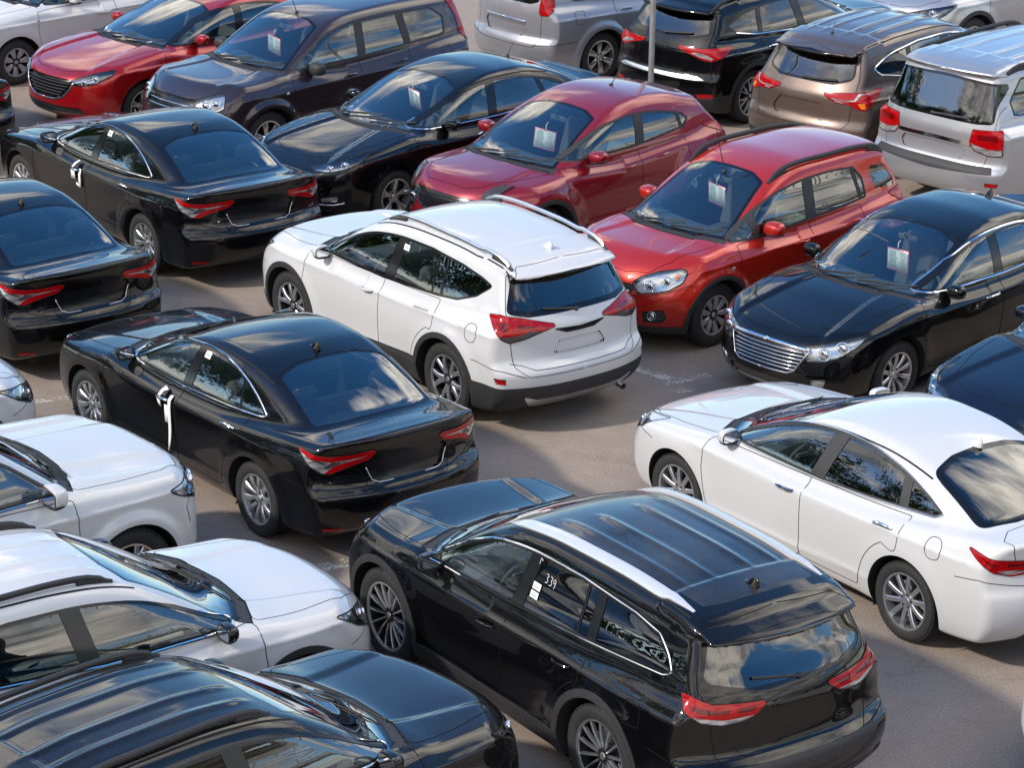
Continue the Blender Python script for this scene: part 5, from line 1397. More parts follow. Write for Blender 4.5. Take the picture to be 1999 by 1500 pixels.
def suv_xtrail():
    xF, xR, hw = 2.245, -2.385, .8925
    P = base(xF, xR, hw, 2.63, .35, 1.665, 1.13, 1.06, 1.06, .96, .22, boxy=.62,
        roof=[(1.34, .98), (1.08, 1.11), (.86, 1.22), (.56, 1.40), (.26, 1.545), (0, 1.62), (-.4, 1.66), (-1.0, 1.67), (-1.6, 1.655), (-2.1, 1.625), (-2.5, 1.58)],
        rear=[(.15, xR + .20), (.28, xR + .09), (.42, xR + .015), (.55, xR), (.63, xR + .01), (.70, xR + .06), (.85, xR + .07), (1.0, xR + .08), (1.12, xR + .10), (1.4, xR + .19), (1.6, xR + .26), (1.8, xR + .36)],
        xA=.90, xB=(-.22, -.24), xC=-1.06, flare=.035, flarew=.14, crease=[(.90, .94, 1.2, -2.0, .016, .06), (.44, .40, -1.0, 1.0, .016, .07)],
        dlo=[(.88, 1.10, .02), (.70, 1.21), (.44, 1.36), (.2, 1.475), (-.2, 1.53), (-.9, 1.54), (-1.6, 1.52, .06), (-1.80, 1.38), (-1.76, 1.16, .08), (-.2, 1.11)], dlo_r=.05, framemat='plastic',
        pillars=[(-.28, -.34, .13), (-1.08, -1.04, .12)], tints=['glass', 'glass', 'tint'],
        rwin=('rear', [(-.1, 1.14), (.45, 1.14), (.58, 1.18), (.54, 1.50), (-.1, 1.53)]),
        tail=('rear', rpoly([(-.1, .58), (.58, .58), (.64, .68), (.64, 1.1), (.60, 1.5), (.55, 1.57), (-.1, 1.60)], .05)),
        lights=[('tl', 'rc', rpoly([(1.04, 1.56), (.92, 1.56), (.84, 1.36), (.79, 1.16), (.77, 1.05), (.80, 1.01), (.94, 1.01), (1.04, 1.07), (1.06, 1.16), (1.00, 1.36)], .025), TL('red')),
                ('hl', 'fc', rpoly([(.54, .86), (.72, .93), (1.02, .98), (1.10, .97), (1.08, .82), (1.0, .79), (.66, .74), (.56, .74)], .03), HL('bucket', .035)),
                ('fg', 'fc', rpoly([(.66, .46), (.84, .46), (.84, .38), (.66, .38)], .03), lamp('fog_lamp', 'clear', .02, 'plastic'))],
        lensed=('headlamp',), bulbs={'headlamp': [('fc', [(.74, .84), (.92, .87)], .06, .01, 'clear')]},
        zones=[('plate', 'rear', rpoly([(-.1, .86), (.40, .86), (.42, .80), (.36, .70), (-.1, .69)], .03), dict(name='plate_panel', mat='PAINT', depth=.015, wall='gap', cond=lambda p, n: p[:, 0] < -2, extra=lambda c: chrome_path(c, 'rear', [(0, .90), (.40, .895)], .018, 'chrome', .006))),
               ('grille', 'front', rpoly([(-.1, .90), (.46, .89), (.52, .84), (.46, .72), (-.1, .70)], .03), dict(name='grille', mat='trim', depth=.02, wall='chrome', cond=lambda p, n: p[:, 0] > 1.7, extra=bars('front', (.76, .82), lambda z: .44, .012, 'chrome'))),
               ('intake', 'front', rpoly([(-.1, .56), (.46, .56), (.5, .44), (-.1, .40)], .03), dict(name='lower_grille', mat='plastic', depth=.02, wall='plastic', cond=lambda p, n: p[:, 0] > 1.7))],
        seams=[('rc', [(.64, .60), (1.0, .62), (1.5, .64)], False, .007), ('fc', [(.52, .70), (.8, .71), (1.1, .76), (1.3, .78)], False, .007)],
        fuel=(-1.7, .95), fuelr=.03, wheel=dict(n=6, kind='wide', w0=.05, w1=.09, mat='alloy', dish=.02), handlemat='PAINT', whip=(.10, 0, .08, .20), mirrorsize=(.22, .17, .11), mirrormat='plastic', mirrorsig=False, mirror=(.54, 1.06), rwiper=[('rear', [(.0, 1.16), (.1, 1.17), (.4, 1.20)], .011)])
    P['more'] = [side_repeater(1.02, .88)]
    return P

def hatch_mazda():
    P = base(2.27, -2.19, .8975, 2.70, .325, 1.455, 1.0, .90, .96, .92, .02, boxy=1.1,
        deck=[(2.5, .66), (2.30, .74), (2.18, .79), (1.95, .86), (1.6, .93), (1.3, .97), (.95, 1.0), (0, .955), (-1.2, 1.0), (-1.7, 1.04), (-2.2, 1.04)], fcurve=.46,
        front=[(.1, 2.10), (.25, 2.21), (.4, 2.265), (.55, 2.27), (.68, 2.255), (.78, 2.21), (.88, 2.10), (1.0, 1.95)],
        xA=1.0, xB=(-.22, -.22), xC=-1.15, dlo=[(.86, .99, .02), (.66, 1.085), (.34, 1.225), (.0, 1.33), (-.4, 1.37), (-.9, 1.34), (-1.3, 1.22), (-1.45, 1.12, .04), (-1.2, 1.06), (-.2, .99)], pillars=[(-.26, -.34, .12), (-1.1, -1.0, .05)],
        rwin=('rear', [(-.1, 1.06), (.45, 1.07), (.56, 1.10), (.48, 1.30), (-.1, 1.33)]), tail=('rear', rpoly([(-.1, .55), (.5, .55), (.58, .8), (.6, 1.1), (.5, 1.3), (-.1, 1.36)], .05)),
        lights=[('tl', 'rc', rpoly([(1.2, 1.0), (.9, .98), (.6, .92), (.7, .84), (1.0, .86)], .02), TL('red')),
                ('hl', 'fc', rpoly([(.50, .715), (.66, .755), (.95, .815), (1.34, .865), (1.28, .80), (1.02, .715), (.82, .675), (.62, .665)], .015), HL('darkbucket')),
                ('hc', 'fc', rpoly([(.60, .70), (.80, .725), (1.02, .765), (1.0, .735), (.82, .69), (.66, .68)], .01), HL('bucket', .015, None))],
        lensed=('headlamp',), bulbs={'headlamp': [('fc', [(.78, .71), (.98, .755)], .042, .008, 'clear')]},
        zones=[('grille', 'front', rpoly([(-.1, .735), (.38, .735), (.48, .71), (.43, .62), (.33, .52), (.20, .475), (-.1, .465)], .03), dict(name='grille', mat='trim', depth=.03, wall='trim', cond=lambda p, n: p[:, 0] > 1.8, extra=lambda c: gather(bars('front', (.52, .56, .60, .64, .68), lambda z: .26 + (z - .5) * 1.0, .008, 'plastic', -.012)(c), chrome_path(c, 'fc', [(.88, .745), (.70, .712), (.60, .695)], .010, 'chrome', .004), chrome_path(c, 'front', [(.475, .705), (.43, .61), (.33, .51), (.20, .465), (0, .455)], .012, 'chrome', .004)))),
               ('intake', 'front', rpoly([(-.1, .38), (.55, .38), (.6, .30), (-.1, .26)], .03), dict(name='lower_grille', mat='plastic', depth=.02, wall='plastic', cond=lambda p, n: p[:, 0] > 1.8))],
        hood=rpoly([(2.13, -.1), (2.12, .25), (2.03, .46), (1.84, .60), (1.5, .67), (.98, .72), (1.08, .4), (1.12, -.1)], .06), hoodline=[(.42, .60, .9, 2.2, .03, .05)],
        cowl=[(1.14, -.1), (1.09, .42), (.95, .745), (.85, .69), (.95, .42), (1.0, -.1)], wheel=dict(n=5, kind='twin', w0=.04, w1=.035, mat='alloy', dish=.02), mirror=(.40, 1.01), handlemat='PAINT')
    return P

def suv_tucson():
    xF, xR, hw = 2.235, -2.24, .925
    return base(xF, xR, hw, 2.67, .36, 1.64, 1.09, 1.02, 1.05, .98, .12, boxy=1.0,
        rear=[(.15, xR + .26), (.28, xR + .12), (.42, xR + .02), (.55, xR), (.66, xR + .005), (.72, xR + .05), (.85, xR + .07), (1.0, xR + .085), (1.12, xR + .15), (1.35, xR + .33), (1.55, xR + .46), (1.75, xR + .56)],
        spoiler=(xR + .24, .05, .12, .60), spx=xR + .62, xA=1.0, xB=(-.24, -.24), xC=-1.12,
        dlo=[(.92, 1.09, .02), (.72, 1.185), (.42, 1.335), (.12, 1.445), (-.3, 1.495), (-.9, 1.49), (-1.4, 1.42), (-1.70, 1.30, .04), (-1.55, 1.20, .06), (-1.2, 1.14), (-.2, 1.085)], dlotrim=('chrome', .014, 'sill', .14), pillars=[(-.28, -.36, .14), (-1.12, -1.06, .08)], tints=['tint'] * 4,
        rwin=('rear', [(-.1, 1.14), (.45, 1.15), (.66, 1.21), (.55, 1.46), (-.1, 1.50)]), tail=('rear', rpoly([(-.1, .68), (.60, .68), (.68, .8), (.70, 1.0), (.70, 1.2), (.58, 1.48), (-.1, 1.56)], .05)),
        lights=[('tl', 'rc', rpoly([(1.42, 1.06), (1.1, 1.07), (.75, 1.05), (.42, 1.06), (.40, 1.02), (.62, .97), (.84, .91), (.98, .905), (1.2, .96)], .02), TL('red')),
                ('tc', 'rc', [(.62, .985), (.80, .945), (.98, .92), (1.02, .945), (.86, .99), (.70, 1.0)], TL('clear', -.004, None)),
                ('rf', 'rc', rpoly([(1.06, .50), (.70, .48), (.72, .42), (1.0, .43)], .015), lamp('reflector', 'red', .006, 'plastic')),
                ('hl', 'fc', rpoly([(.5, .84), (.8, .88), (1.2, .93), (1.0, .8), (.6, .76)], .02), HL('darkbucket'))],
        zones=[('plate', 'rear', rpoly([(-.1, .92), (.34, .91), (.40, .80), (.34, .75), (-.1, .74)], .03), dict(name='plate_panel', mat='PAINT', depth=.012, wall='gap', cond=lambda p, n: p[:, 0] < -2)),
               ('chromebar', 'rear', [(-.1, .70), (.62, .70), (.72, .665), (.62, .655), (-.1, .655)], dict(name='bumper_garnish', mat='satin', depth=-.006, wall='satin', cond=lambda p, n: p[:, 0] < -2))],
        clad=.06, cladz=(.46, .38), fuel=(-1.6, .95), wheel=dict(n=7, kind='twin', w0=.024, w1=.022, gap=.2, mat='alloy', dark=1, dish=.02, size='big'), rwiper=[('rear', [(.0, 1.17), (-.12, 1.18), (-.42, 1.21)], .013)], rails=(.0, -1.8, .56, .56, .04, 'plastic', 'plastic', .018), fin=-1.5, finpaint=True)

def suv_santafe():
    xF, xR, hw = 2.285, -2.405, .94
    return base(xF, xR, hw, 2.70, .365, 1.68, 1.11, 1.04, 1.08, .98, .12, boxy=1.0,
        rear=[(.15, xR + .24), (.28, xR + .11), (.42, xR + .02), (.55, xR), (.66, xR + .01), (.74, xR + .055), (.85, xR + .07), (1.0, xR + .09), (1.12, xR + .15), (1.35, xR + .31), (1.55, xR + .43), (1.75, xR + .52)],
        spoiler=(xR + .20, .045, .12, .62), spx=xR + .60, xA=1.0, xB=(-.24, -.24), xC=-1.16,
        dlo=[(.92, 1.11, .02), (.72, 1.21), (.42, 1.36), (.12, 1.475), (-.3, 1.53), (-.9, 1.525), (-1.5, 1.46), (-1.85, 1.33, .05), (-1.72, 1.25, .06), (-1.3, 1.17), (-.2, 1.11)], dlotrim=('chrome', .012, 'loop'), pillars=[(-.28, -.36, .14), (-1.16, -1.10, .08)], tints=['tint'] * 4,
        rwin=('rear', [(-.1, 1.15), (.40, 1.15), (.64, 1.22, .08), (.56, 1.50), (-.1, 1.54)]), tail=('rear', rpoly([(-.1, .64), (.60, .64), (.68, .72), (.70, 1.0), (.70, 1.2), (.59, 1.5), (-.1, 1.58)], .05)), rwframe=.03,
        lights=[('tl', 'rc', rpoly([(1.46, 1.12), (1.1, 1.10), (.80, 1.08), (.46, 1.06), (.46, 1.02), (.62, .965), (.84, .95), (1.02, .90), (1.12, .90), (1.30, 1.0)], .02), TL('red')),
                ('t1', 'rc', [(1.30, 1.085), (1.04, 1.075), (.95, 1.0), (.82, .985), (.56, 1.0), (.56, 1.012), (.80, 1.0), (.92, 1.012), (1.0, 1.09)], TL('clear', -.002, None)),
                ('t2', 'rc', [(1.1, .985), (.98, .975), (1.04, .915), (1.12, .915)], TL('amber', -.002, None)), ('t3', 'rc', [(.74, .98), (.60, .99), (.62, .972), (.74, .962)], TL('clear', -.002, None)),
                ('hl', 'fc', rpoly([(.5, .84), (.8, .88), (1.2, .93), (1.0, .8), (.6, .76)], .02), HL('darkbucket'))],
        zones=[('plate', 'rear', rpoly([(-.1, .93), (.30, .93), (.40, .80), (.36, .72), (-.1, .71)], .03), dict(name='plate_panel', mat='PAINT', depth=.014, wall='gap', cond=lambda p, n: p[:, 0] < -2))],
        clad=.05, cladz=(.44, .38), fuel=(-1.7, .95), wheel=dict(n=5, kind='twin', w0=.03, w1=.03, mat='alloy', dish=.02), rwiper=[('rear', [(.02, 1.18), (-.1, 1.18), (-.44, 1.20)], .014)], ditch=(.1, -2.0, .63, .60), whip=(-1.72, 0, .06, .14), roofrib=[(.16, -1.8, .1, .012, .03), (.38, -1.8, .1, .012, .03)])

def suv_landcruiser():
    xF, xR, hw = 2.32, -2.63, .985
    P = base(xF, xR, hw, 2.85, .40, 1.86, 1.24, 1.20, 1.17, .96, .36, boxy=.55,
        deck=[(2.6, 1.02), (2.36, 1.07), (2.2, 1.125), (2.0, 1.165), (1.5, 1.20), (.96, 1.235), (0, 1.15), (-1.4, 1.18), (-2.6, 1.18)],
        roof=[(1.34, 1.06), (1.10, 1.22), (.90, 1.36), (.66, 1.52), (.36, 1.71), (.06, 1.80), (-.4, 1.85), (-1.2, 1.86), (-2.0, 1.84), (-2.45, 1.80), (-2.8, 1.74)],
        front=[(.1, xF - .22), (.3, xF - .08), (.5, xF), (.7, xF), (.9, xF - .02), (1.02, xF - .06), (1.15, xF - .18), (1.3, xF - .35)], fcurve=.34, fpow=3.2,
        rear=[(.2, xR + .22), (.34, xR + .10), (.48, xR + .02), (.60, xR), (.68, xR + .01), (.74, xR + .07), (.9, xR + .09), (1.05, xR + .09), (1.2, xR + .12), (1.5, xR + .22), (1.75, xR + .31), (1.95, xR + .40)], rcurve=.20, rpow=3.2,
        wsec=[(.12, -.14), (.25, -.07), (.4, -.03), (.55, -.01), (.7, 0), (.9, 0), (1.0, -.008), (1.1, -.03), (1.2, -.07), (1.4, -.14)], zb=.28,
        spoiler=(xR + .20, .05, .08, .66), spx=xR + .55, xA=.94, xB=(-.20, -.20), xC=-1.20, sill=.46, flare=.04, flarew=.14, crown=.05, crown4=.06, kroof=.12,
        dlo=[(.88, 1.215, .02), (.72, 1.33), (.50, 1.50), (.30, 1.625), (-.1, 1.69), (-.9, 1.70), (-1.9, 1.68, .06), (-2.14, 1.45), (-2.12, 1.27, .05), (-.2, 1.21)], dlotrim=('chrome', .010, 'sill', .08), framemat='plastic', pillars=[(-.26, -.30, .14), (-1.18, -1.16, .10)], tints=['glass', 'tint', 'tint'],
        rwin=('rear', [(-.1, 1.20), (.55, 1.20), (.76, 1.22), (.70, 1.66), (-.1, 1.69)]), rwframe=.03, tail=('rear', rpoly([(-.1, .72), (.70, .72), (.74, .9), (.78, 1.15), (.74, 1.66), (.66, 1.73), (-.1, 1.77)], .05)),
        lights=[('tl', 'rc', rpoly([(1.12, 1.16), (.66, 1.14), (.62, .99), (.70, .90), (.92, .86), (1.12, .87)], .02), TL('red')),
                ('tc', 'rc', [(1.12, .945), (.90, .935), (.72, .965), (.64, .985), (.70, .90), (.92, .86), (1.12, .87)], TL('clear', -.004, None)), ('ti', 'rc', [(1.04, 1.10), (.74, 1.09), (.72, 1.03), (1.04, 1.03)], TL('darkred', -.003, None)),
                ('rf', 'rc', [(1.08, .56), (.86, .56), (.86, .51), (1.05, .51)], lamp('reflector', 'red', .004, 'plastic')),
                ('hl', 'fc', rpoly([(.52, 1.04), (.80, 1.075), (1.05, 1.075), (1.48, 1.03), (1.30, .95), (1.02, .88), (.62, .86), (.54, .88)], .015), HL('bucket', .035, 'chrome')),
                ('hb', 'fc', [(.62, .885), (1.0, .90), (1.30, .965), (1.30, .95), (1.02, .88), (.62, .86)], HL('chrome', -.004, None))],
        lensed=('headlamp',), bulbs={'headlamp': [('fc', [(.72, .98), (.92, 1.0)], .06, .01, 'clear')]},
        zones=[('plate', 'rear', rpoly([(-.1, .93), (.42, .92), (.46, .86), (.42, .78), (-.1, .77)], .03), dict(name='plate_panel', mat='PAINT', depth=.014, wall='gap', cond=lambda p, n: p[:, 0] < -2)),
               ('garnish', 'rear', [(-.1, 1.0), (.60, .985), (.60, .945), (-.1, .955)], dict(name='tailgate_garnish', mat='chrome', depth=-.010, wall='darkred', cond=lambda p, n: p[:, 0] < -2)),
               ('ledge', 'rear', rpoly([(-.1, .735), (.80, .735), (.84, .66), (-.1, .62)], .02), dict(name='bumper_step', mat='plastic', depth=-.003, cond=lambda p, n: p[:, 0] < -2)),
               ('grille', 'front', rpoly([(-.1, 1.06), (.46, 1.05), (.50, .98), (.46, .82), (-.1, .80)], .03), dict(name='grille', mat='trim', depth=.02, wall='chrome', cond=lambda p, n: p[:, 0] > 1.8, extra=bars('front', (.86, .92, .98), lambda z: .46, .02, 'chrome')))],
        seams=[('side', [(2.02, .70), (1.98, .85), (2.02, .93)], False, .007)],
        hood=rpoly([(2.17, -.1), (2.16, .4), (2.06, .66), (1.85, .76), (1.4, .81), (1.0, .83), (1.12, .4), (1.16, -.1)], .07), hoodline=[(.36, .44, 1.0, 2.2, -.018, .05), (.62, .70, 1.0, 2.2, .024, .05)],
        ws=[(1.10, -.1), (1.10, 0), (1.07, .35), (.93, .76), (.47, .62), (.41, .3), (.40, -.1)], cowl=[(1.20, -.1), (1.15, .45), (1.0, .83), (.88, .77), (1.0, .45), (1.04, -.1)],
        fuel=(-1.9, 1.0), fuelr=.03, wheel=dict(n=5, kind='twin', w0=.05, w1=.05, mat='alloy', dish=.01), rails=(.0, -2.1, .66, .66, .06, 'plastic', 'plastic', .022), rwiper=[('rear', [(.05, 1.23), (-.1, 1.24), (-.46, 1.25)], .013)], mirrorsize=(.24, .20, .13), mirror=(.70, 1.20), tw=.275, roofrib=[(.2, -2.2, -.1, .012, .03), (.45, -2.2, -.1, .012, .03)], handlemat='PAINT', wipers=[([(1.10, .05), (1.0, .42), (.88, .62)], .012), ([(1.10, -.55), (1.06, -.1), (1.0, .10)], .012)])
    return P

def hatch_compact():
    P = hatch_mazda(); P.update(wheel=dict(n=7, kind='wide', w0=.04, w1=.09, mat='hubcap', dark=1, dish=.02, size='small'), rw=.31, framemat='plastic', more=[side_repeater(1.02, .84)])
    P['zones'] = [z for z in P['zones'] if z[0] != 'grille']
    return P

# ------------------------------------------------------------------ camera, light, sky
def setup():
    cam = bpy.data.objects.new('camera', bpy.data.cameras.new('camera')); col.objects.link(cam); scene.camera = cam
    cam.data.sensor_width = 36; cam.data.lens = CAMF * 36 / 1999; cam.data.clip_end = 4000
    cam.location = (0, 0, CAMH)
    cam.rotation_euler = (Matrix.Rotation(R(90 - CAMP), 4, 'X') @ Matrix.Rotation(R(CAMR), 4, 'Z')).to_euler()
    w = bpy.data.worlds.new('World'); scene.world = w; w.use_nodes = True
    nt = w.node_tree; N, L = nt.nodes, nt.links; bg = N['Background']
    sk = N.new('ShaderNodeTexSky'); sk.sky_type = 'NISHITA'; sk.sun_disc = False
    sk.sun_elevation = R(SUNEL); sk.sun_rotation = R(90 - SUNAZ); sk.air_density = 1.0; sk.dust_density = .6; sk.ozone_density = 2.5
    tc = N.new('ShaderNodeTexCoord'); sx = N.new('ShaderNodeSeparateXYZ'); L.new(tc.outputs['Generated'], sx.inputs[0])
    # clouds lie on a level sheet: direction over height
    mz = N.new('ShaderNodeMath'); mz.operation = 'MAXIMUM'; mz.inputs[1].default_value = .0; L.new(sx.outputs[2], mz.inputs[0])
    az = N.new('ShaderNodeMath'); az.operation = 'ADD'; az.inputs[1].default_value = .16; L.new(mz.outputs[0], az.inputs[0])
    dv = [N.new('ShaderNodeMath') for _ in range(2)]
    for k in range(2): dv[k].operation = 'DIVIDE'; L.new(sx.outputs[k], dv[k].inputs[0]); L.new(az.outputs[0], dv[k].inputs[1])
    cb = N.new('ShaderNodeCombineXYZ'); L.new(dv[0].outputs[0], cb.inputs[0]); L.new(dv[1].outputs[0], cb.inputs[1])
    cb.inputs[2].default_value = CLOUDSEED
    n1 = noise(nt, .75, 9, .55, vec=cb.outputs[0]); n1.inputs['Distortion'].default_value = .3
    # more cloud to the right and behind, a clear patch ahead
    bx = N.new('ShaderNodeMath'); bx.operation = 'MULTIPLY_ADD'; bx.inputs[1].default_value = .015; L.new(sx.outputs[0], bx.inputs[0]); L.new(n1.outputs['Fac'], bx.inputs[2])
    by = N.new('ShaderNodeMath'); by.operation = 'MULTIPLY_ADD'; by.inputs[1].default_value = -.135; L.new(sx.outputs[1], by.inputs[0]); L.new(bx.outputs[0], by.inputs[2])
    # a bank of cloud high up over the far right
    dp = N.new('ShaderNodeVectorMath'); dp.operation = 'DOT_PRODUCT'; dp.inputs[1].default_value = (.43, .41, .80); L.new(tc.outputs['Generated'], dp.inputs[0])
    cl = ramp(nt, dp.outputs['Value'], [(.80, 0.0), (.975, 1.0)])
    cp = N.new('ShaderNodeMath'); cp.operation = 'MULTIPLY_ADD'; cp.inputs[1].default_value = .115; L.new(cl.outputs[0], cp.inputs[0]); L.new(by.outputs[0], cp.inputs[2])
    rp = ramp(nt, cp.outputs[0], [(.515, 0.0), (.565, 1.0)])
    n2 = noise(nt, 3.2, 8, .62, vec=cb.outputs[0])
    cc = ramp(nt, n2.outputs['Fac'], [(.36, (1.9, 2.05, 2.4)), (.60, (8.8, 8.2, 7.2))])
    mul = N.new('ShaderNodeMix'); mul.data_type = 'RGBA'
    hz = ramp(nt, sx.outputs[2], [(.0, 0.0), (.05, 1.0)])
    mm = N.new('ShaderNodeMath'); mm.operation = 'MULTIPLY'; L.new(rp.outputs[0], mm.inputs[0]); L.new(hz.outputs[0], mm.inputs[1])
    hs = N.new('ShaderNodeHueSaturation'); hs.inputs['Saturation'].default_value = 1.3; L.new(sk.outputs[0], hs.inputs['Color'])
    hx = N.new('ShaderNodeMix'); hx.data_type = 'RGBA'; hx.inputs[7].default_value = (4.6, 4.6, 4.7, 1)
    hr = ramp(nt, sx.outputs[2], [(.02, .55), (.13, 0.0)]); L.new(hr.outputs[0], hx.inputs[0]); L.new(hs.outputs[0], hx.inputs[6])
    L.new(mm.outputs[0], mul.inputs[0]); L.new(hx.outputs[2], mul.inputs[6])
    br = N.new('ShaderNodeMath'); br.operation = 'MULTIPLY_ADD'; br.inputs[1].default_value = .55; br.inputs[2].default_value = 1.0; L.new(cl.outputs[0], br.inputs[0])
    cv = N.new('ShaderNodeVectorMath'); cv.operation = 'SCALE'; L.new(cc.outputs[0], cv.inputs[0]); L.new(br.outputs[0], cv.inputs['Scale'])
    L.new(cv.outputs[0], mul.inputs[7]); L.new(mul.outputs[2], bg.inputs[0])
    bg.inputs[1].default_value = SKYS
    s = bpy.data.lights.new('sun', 'SUN'); s.energy = SUNS; s.angle = R(SUNANG); s.color = (1, .93, .82)
    o = bpy.data.objects.new('sun', s); col.objects.link(o)
    d = Vector((math.cos(R(SUNEL)) * math.cos(R(SUNAZ)), math.cos(R(SUNEL)) * math.sin(R(SUNAZ)), math.sin(R(SUNEL))))
    o.rotation_euler = d.to_track_quat('Z', 'Y').to_euler(); o.location = (-8, 5, 14)
    vs = scene.view_settings; scene.display_settings.display_device = 'sRGB'
    vs.view_transform = 'Standard'; vs.look = 'None'; vs.gamma = 1; vs.exposure = EXPO
    scene.cycles.max_bounces = 8; scene.cycles.transparent_max_bounces = 12; scene.cycles.caustics_reflective = False; scene.cycles.caustics_refractive = False
    scene.cycles.sample_clamp_indirect = 6
    scene.cycles.use_denoising = True

def ground():
    m, nt, b, N, L = mat('worn asphalt')
    n0 = noise(nt, .35, 5, .6); n1 = noise(nt, 3.2, 6, .65); n2 = noise(nt, 55, 3, .7); n3 = noise(nt, 210, 2, .6)
    r0 = ramp(nt, n0.outputs['Fac'], [(.32, (.240, .192, .158)), (.68, (.290, .236, .198))])
    r1 = ramp(nt, n1.outputs['Fac'], [(.3, .90), (.7, 1.09)])
    r2 = ramp(nt, n2.outputs['Fac'], [(.25, .62), (.5, 1.0), (.76, 1.35)])
    def mulc(a, c):
        x = N.new('ShaderNodeMix'); x.data_type = 'RGBA'; x.blend_type = 'MULTIPLY'; x.inputs[0].default_value = 1
        L.new(a, x.inputs[6]); L.new(c, x.inputs[7]); return x.outputs[2]
    r3 = ramp(nt, n3.outputs['Fac'], [(.3, .72), (.7, 1.28)])
    n4 = noise(nt, .9, 4, .7); r4 = ramp(nt, n4.outputs['Fac'], [(.28, .84), (.42, 1.0)])
    cc = mulc(mulc(mulc(mulc(r0.outputs[0], r1.outputs[0]), r2.outputs[0]), r3.outputs[0]), r4.outputs[0])
    # cracks
    vo = N.new('ShaderNodeTexVoronoi'); vo.feature = 'DISTANCE_TO_EDGE'; vo.inputs['Scale'].default_value = .42
    tc = N.new('ShaderNodeTexCoord'); ds = noise(nt, 1.4, 5, .65)
    ad = N.new('ShaderNodeMix'); ad.data_type = 'RGBA'; ad.blend_type = 'ADD'; ad.inputs[0].default_value = .8
    L.new(tc.outputs['Object'], ad.inputs[6]); L.new(ds.outputs['Color'], ad.inputs[7]); L.new(ad.outputs[2], vo.inputs['Vector'])
    rc = ramp(nt, vo.outputs['Distance'], [(0.0, .8), (.006, 1.0)])
    cc = mulc(cc, rc.outputs[0])
    # pale grit and small litter
    v2 = N.new('ShaderNodeTexVoronoi'); v2.inputs['Scale'].default_value = 9; v2.inputs['Randomness'].default_value = 1
    L.new(tc.outputs['Object'], v2.inputs['Vector'])
    rg = ramp(nt, v2.outputs['Distance'], [(.09, 1.0), (.15, 0.0)])
    sc = N.new('ShaderNodeSeparateColor'); L.new(v2.outputs['Color'], sc.inputs[0])
    th = N.new('ShaderNodeMath'); th.operation = 'GREATER_THAN'; th.inputs[1].default_value = .84; L.new(sc.outputs[0], th.inputs[0])
    mg = N.new('ShaderNodeMath'); mg.operation = 'MULTIPLY'; L.new(th.outputs[0], mg.inputs[0]); L.new(rg.outputs[0], mg.inputs[1])
    mx = N.new('ShaderNodeMix'); mx.data_type = 'RGBA'; mx.inputs[7].default_value = (.32, .29, .25, 1); L.new(mg.outputs[0], mx.inputs[0]); L.new(cc, mx.inputs[6])
    L.new(mx.outputs[2], b.inputs['Base Color']); b.inputs['Roughness'].default_value = .85
    bp = N.new('ShaderNodeBump'); bp.inputs['Strength'].default_value = .35; bp.inputs['Distance'].default_value = .01
    L.new(n2.outputs['Fac'], bp.inputs['Height']); L.new(bp.outputs[0], b.inputs['Normal'])
    me = new_mesh('ground', [(-900, -900, 0), (900, -900, 0), (900, 900, 0), (-900, 900, 0)], [(0, 1, 2, 3)], [m])
    o = bpy.data.objects.new('ground', me); col.objects.link(o); o['kind'] = 'structure'

# ------------------------------------------------------------------ what stands round the lot (it shows in the paint and glass)
def tag(o, label=None, cat=None, group=None, kind_=None):
    if label: o['label'] = label
    if cat: o['category'] = cat
    if group: o['group'] = group
    if kind_: o['kind'] = kind_
    return o
def mesh_ob(name, me, parent=None, loc=(0, 0, 0), rot=None):
    o = bpy.data.objects.new(name, me); col.objects.link(o); o.parent = parent; o.location = loc
    if rot: o.rotation_euler = rot
    return o
def tree_meshes(seed, h, w):
    rg = np.random.default_rng(seed); t = MB(); bark = M['bark']
    def limb(p, q, r0, r1, n=6):
        p, q = np.array(p), np.array(q); s = np.linspace(0, 1, n)[:, None]; pts = p + (q - p) * s + rg.normal(0, .05, (n, 3)) * np.sin(s * math.pi) * np.linalg.norm(q - p) * .5
        t.tube(pts, np.linspace(r0, r1, n), bark, 8, up=(.3, .9, .1)); return pts
    limb((0, 0, -.1), (.1, .0, h * .62), .22, .10, 8); ends = []
    for k in range(9):
        a = k * 2.4 + rg.uniform(0, .5); z0 = h * rg.uniform(.28, .58); L = w * rg.uniform(.35, .6)
        q = (math.cos(a) * L, math.sin(a) * L, z0 + h * rg.uniform(.08, .30)); limb((.05, 0, z0), q, .075, .025); ends.append(q)
    ends.append((0, 0, h * .85))
    cl = []
    for e in ends:
        for _ in range(7): cl.append(np.array(e) + rg.normal(0, 1, 3) * (w * .17, w * .17, h * .085))
    N = 15000; c = np.array(cl)[rg.integers(0, len(cl), N)]; p = c + rg.normal(0, 1, (N, 3)) * (w * .062, w * .062, h * .042)
    v = []; f = []
    a = rg.normal(0, 1, (N, 3)); a /= np.linalg.norm(a, axis=1, keepdims=True); b = np.cross(a, rg.normal(0, 1, (N, 3))); b /= np.linalg.norm(b, axis=1, keepdims=True)
    s = rg.uniform(.06, .12, (N, 1))
    v = np.stack([p - a * s * 1.5, p + b * s * .7, p + a * s * 1.5, p - b * s * .7], 1).reshape(-1, 3)
    fo = new_mesh('crown', v, [(4*i, 4*i+1, 4*i+2, 4*i+3) for i in range(N)], [M['leaf']], None, None, False)
    return t.mesh('trunk'), fo
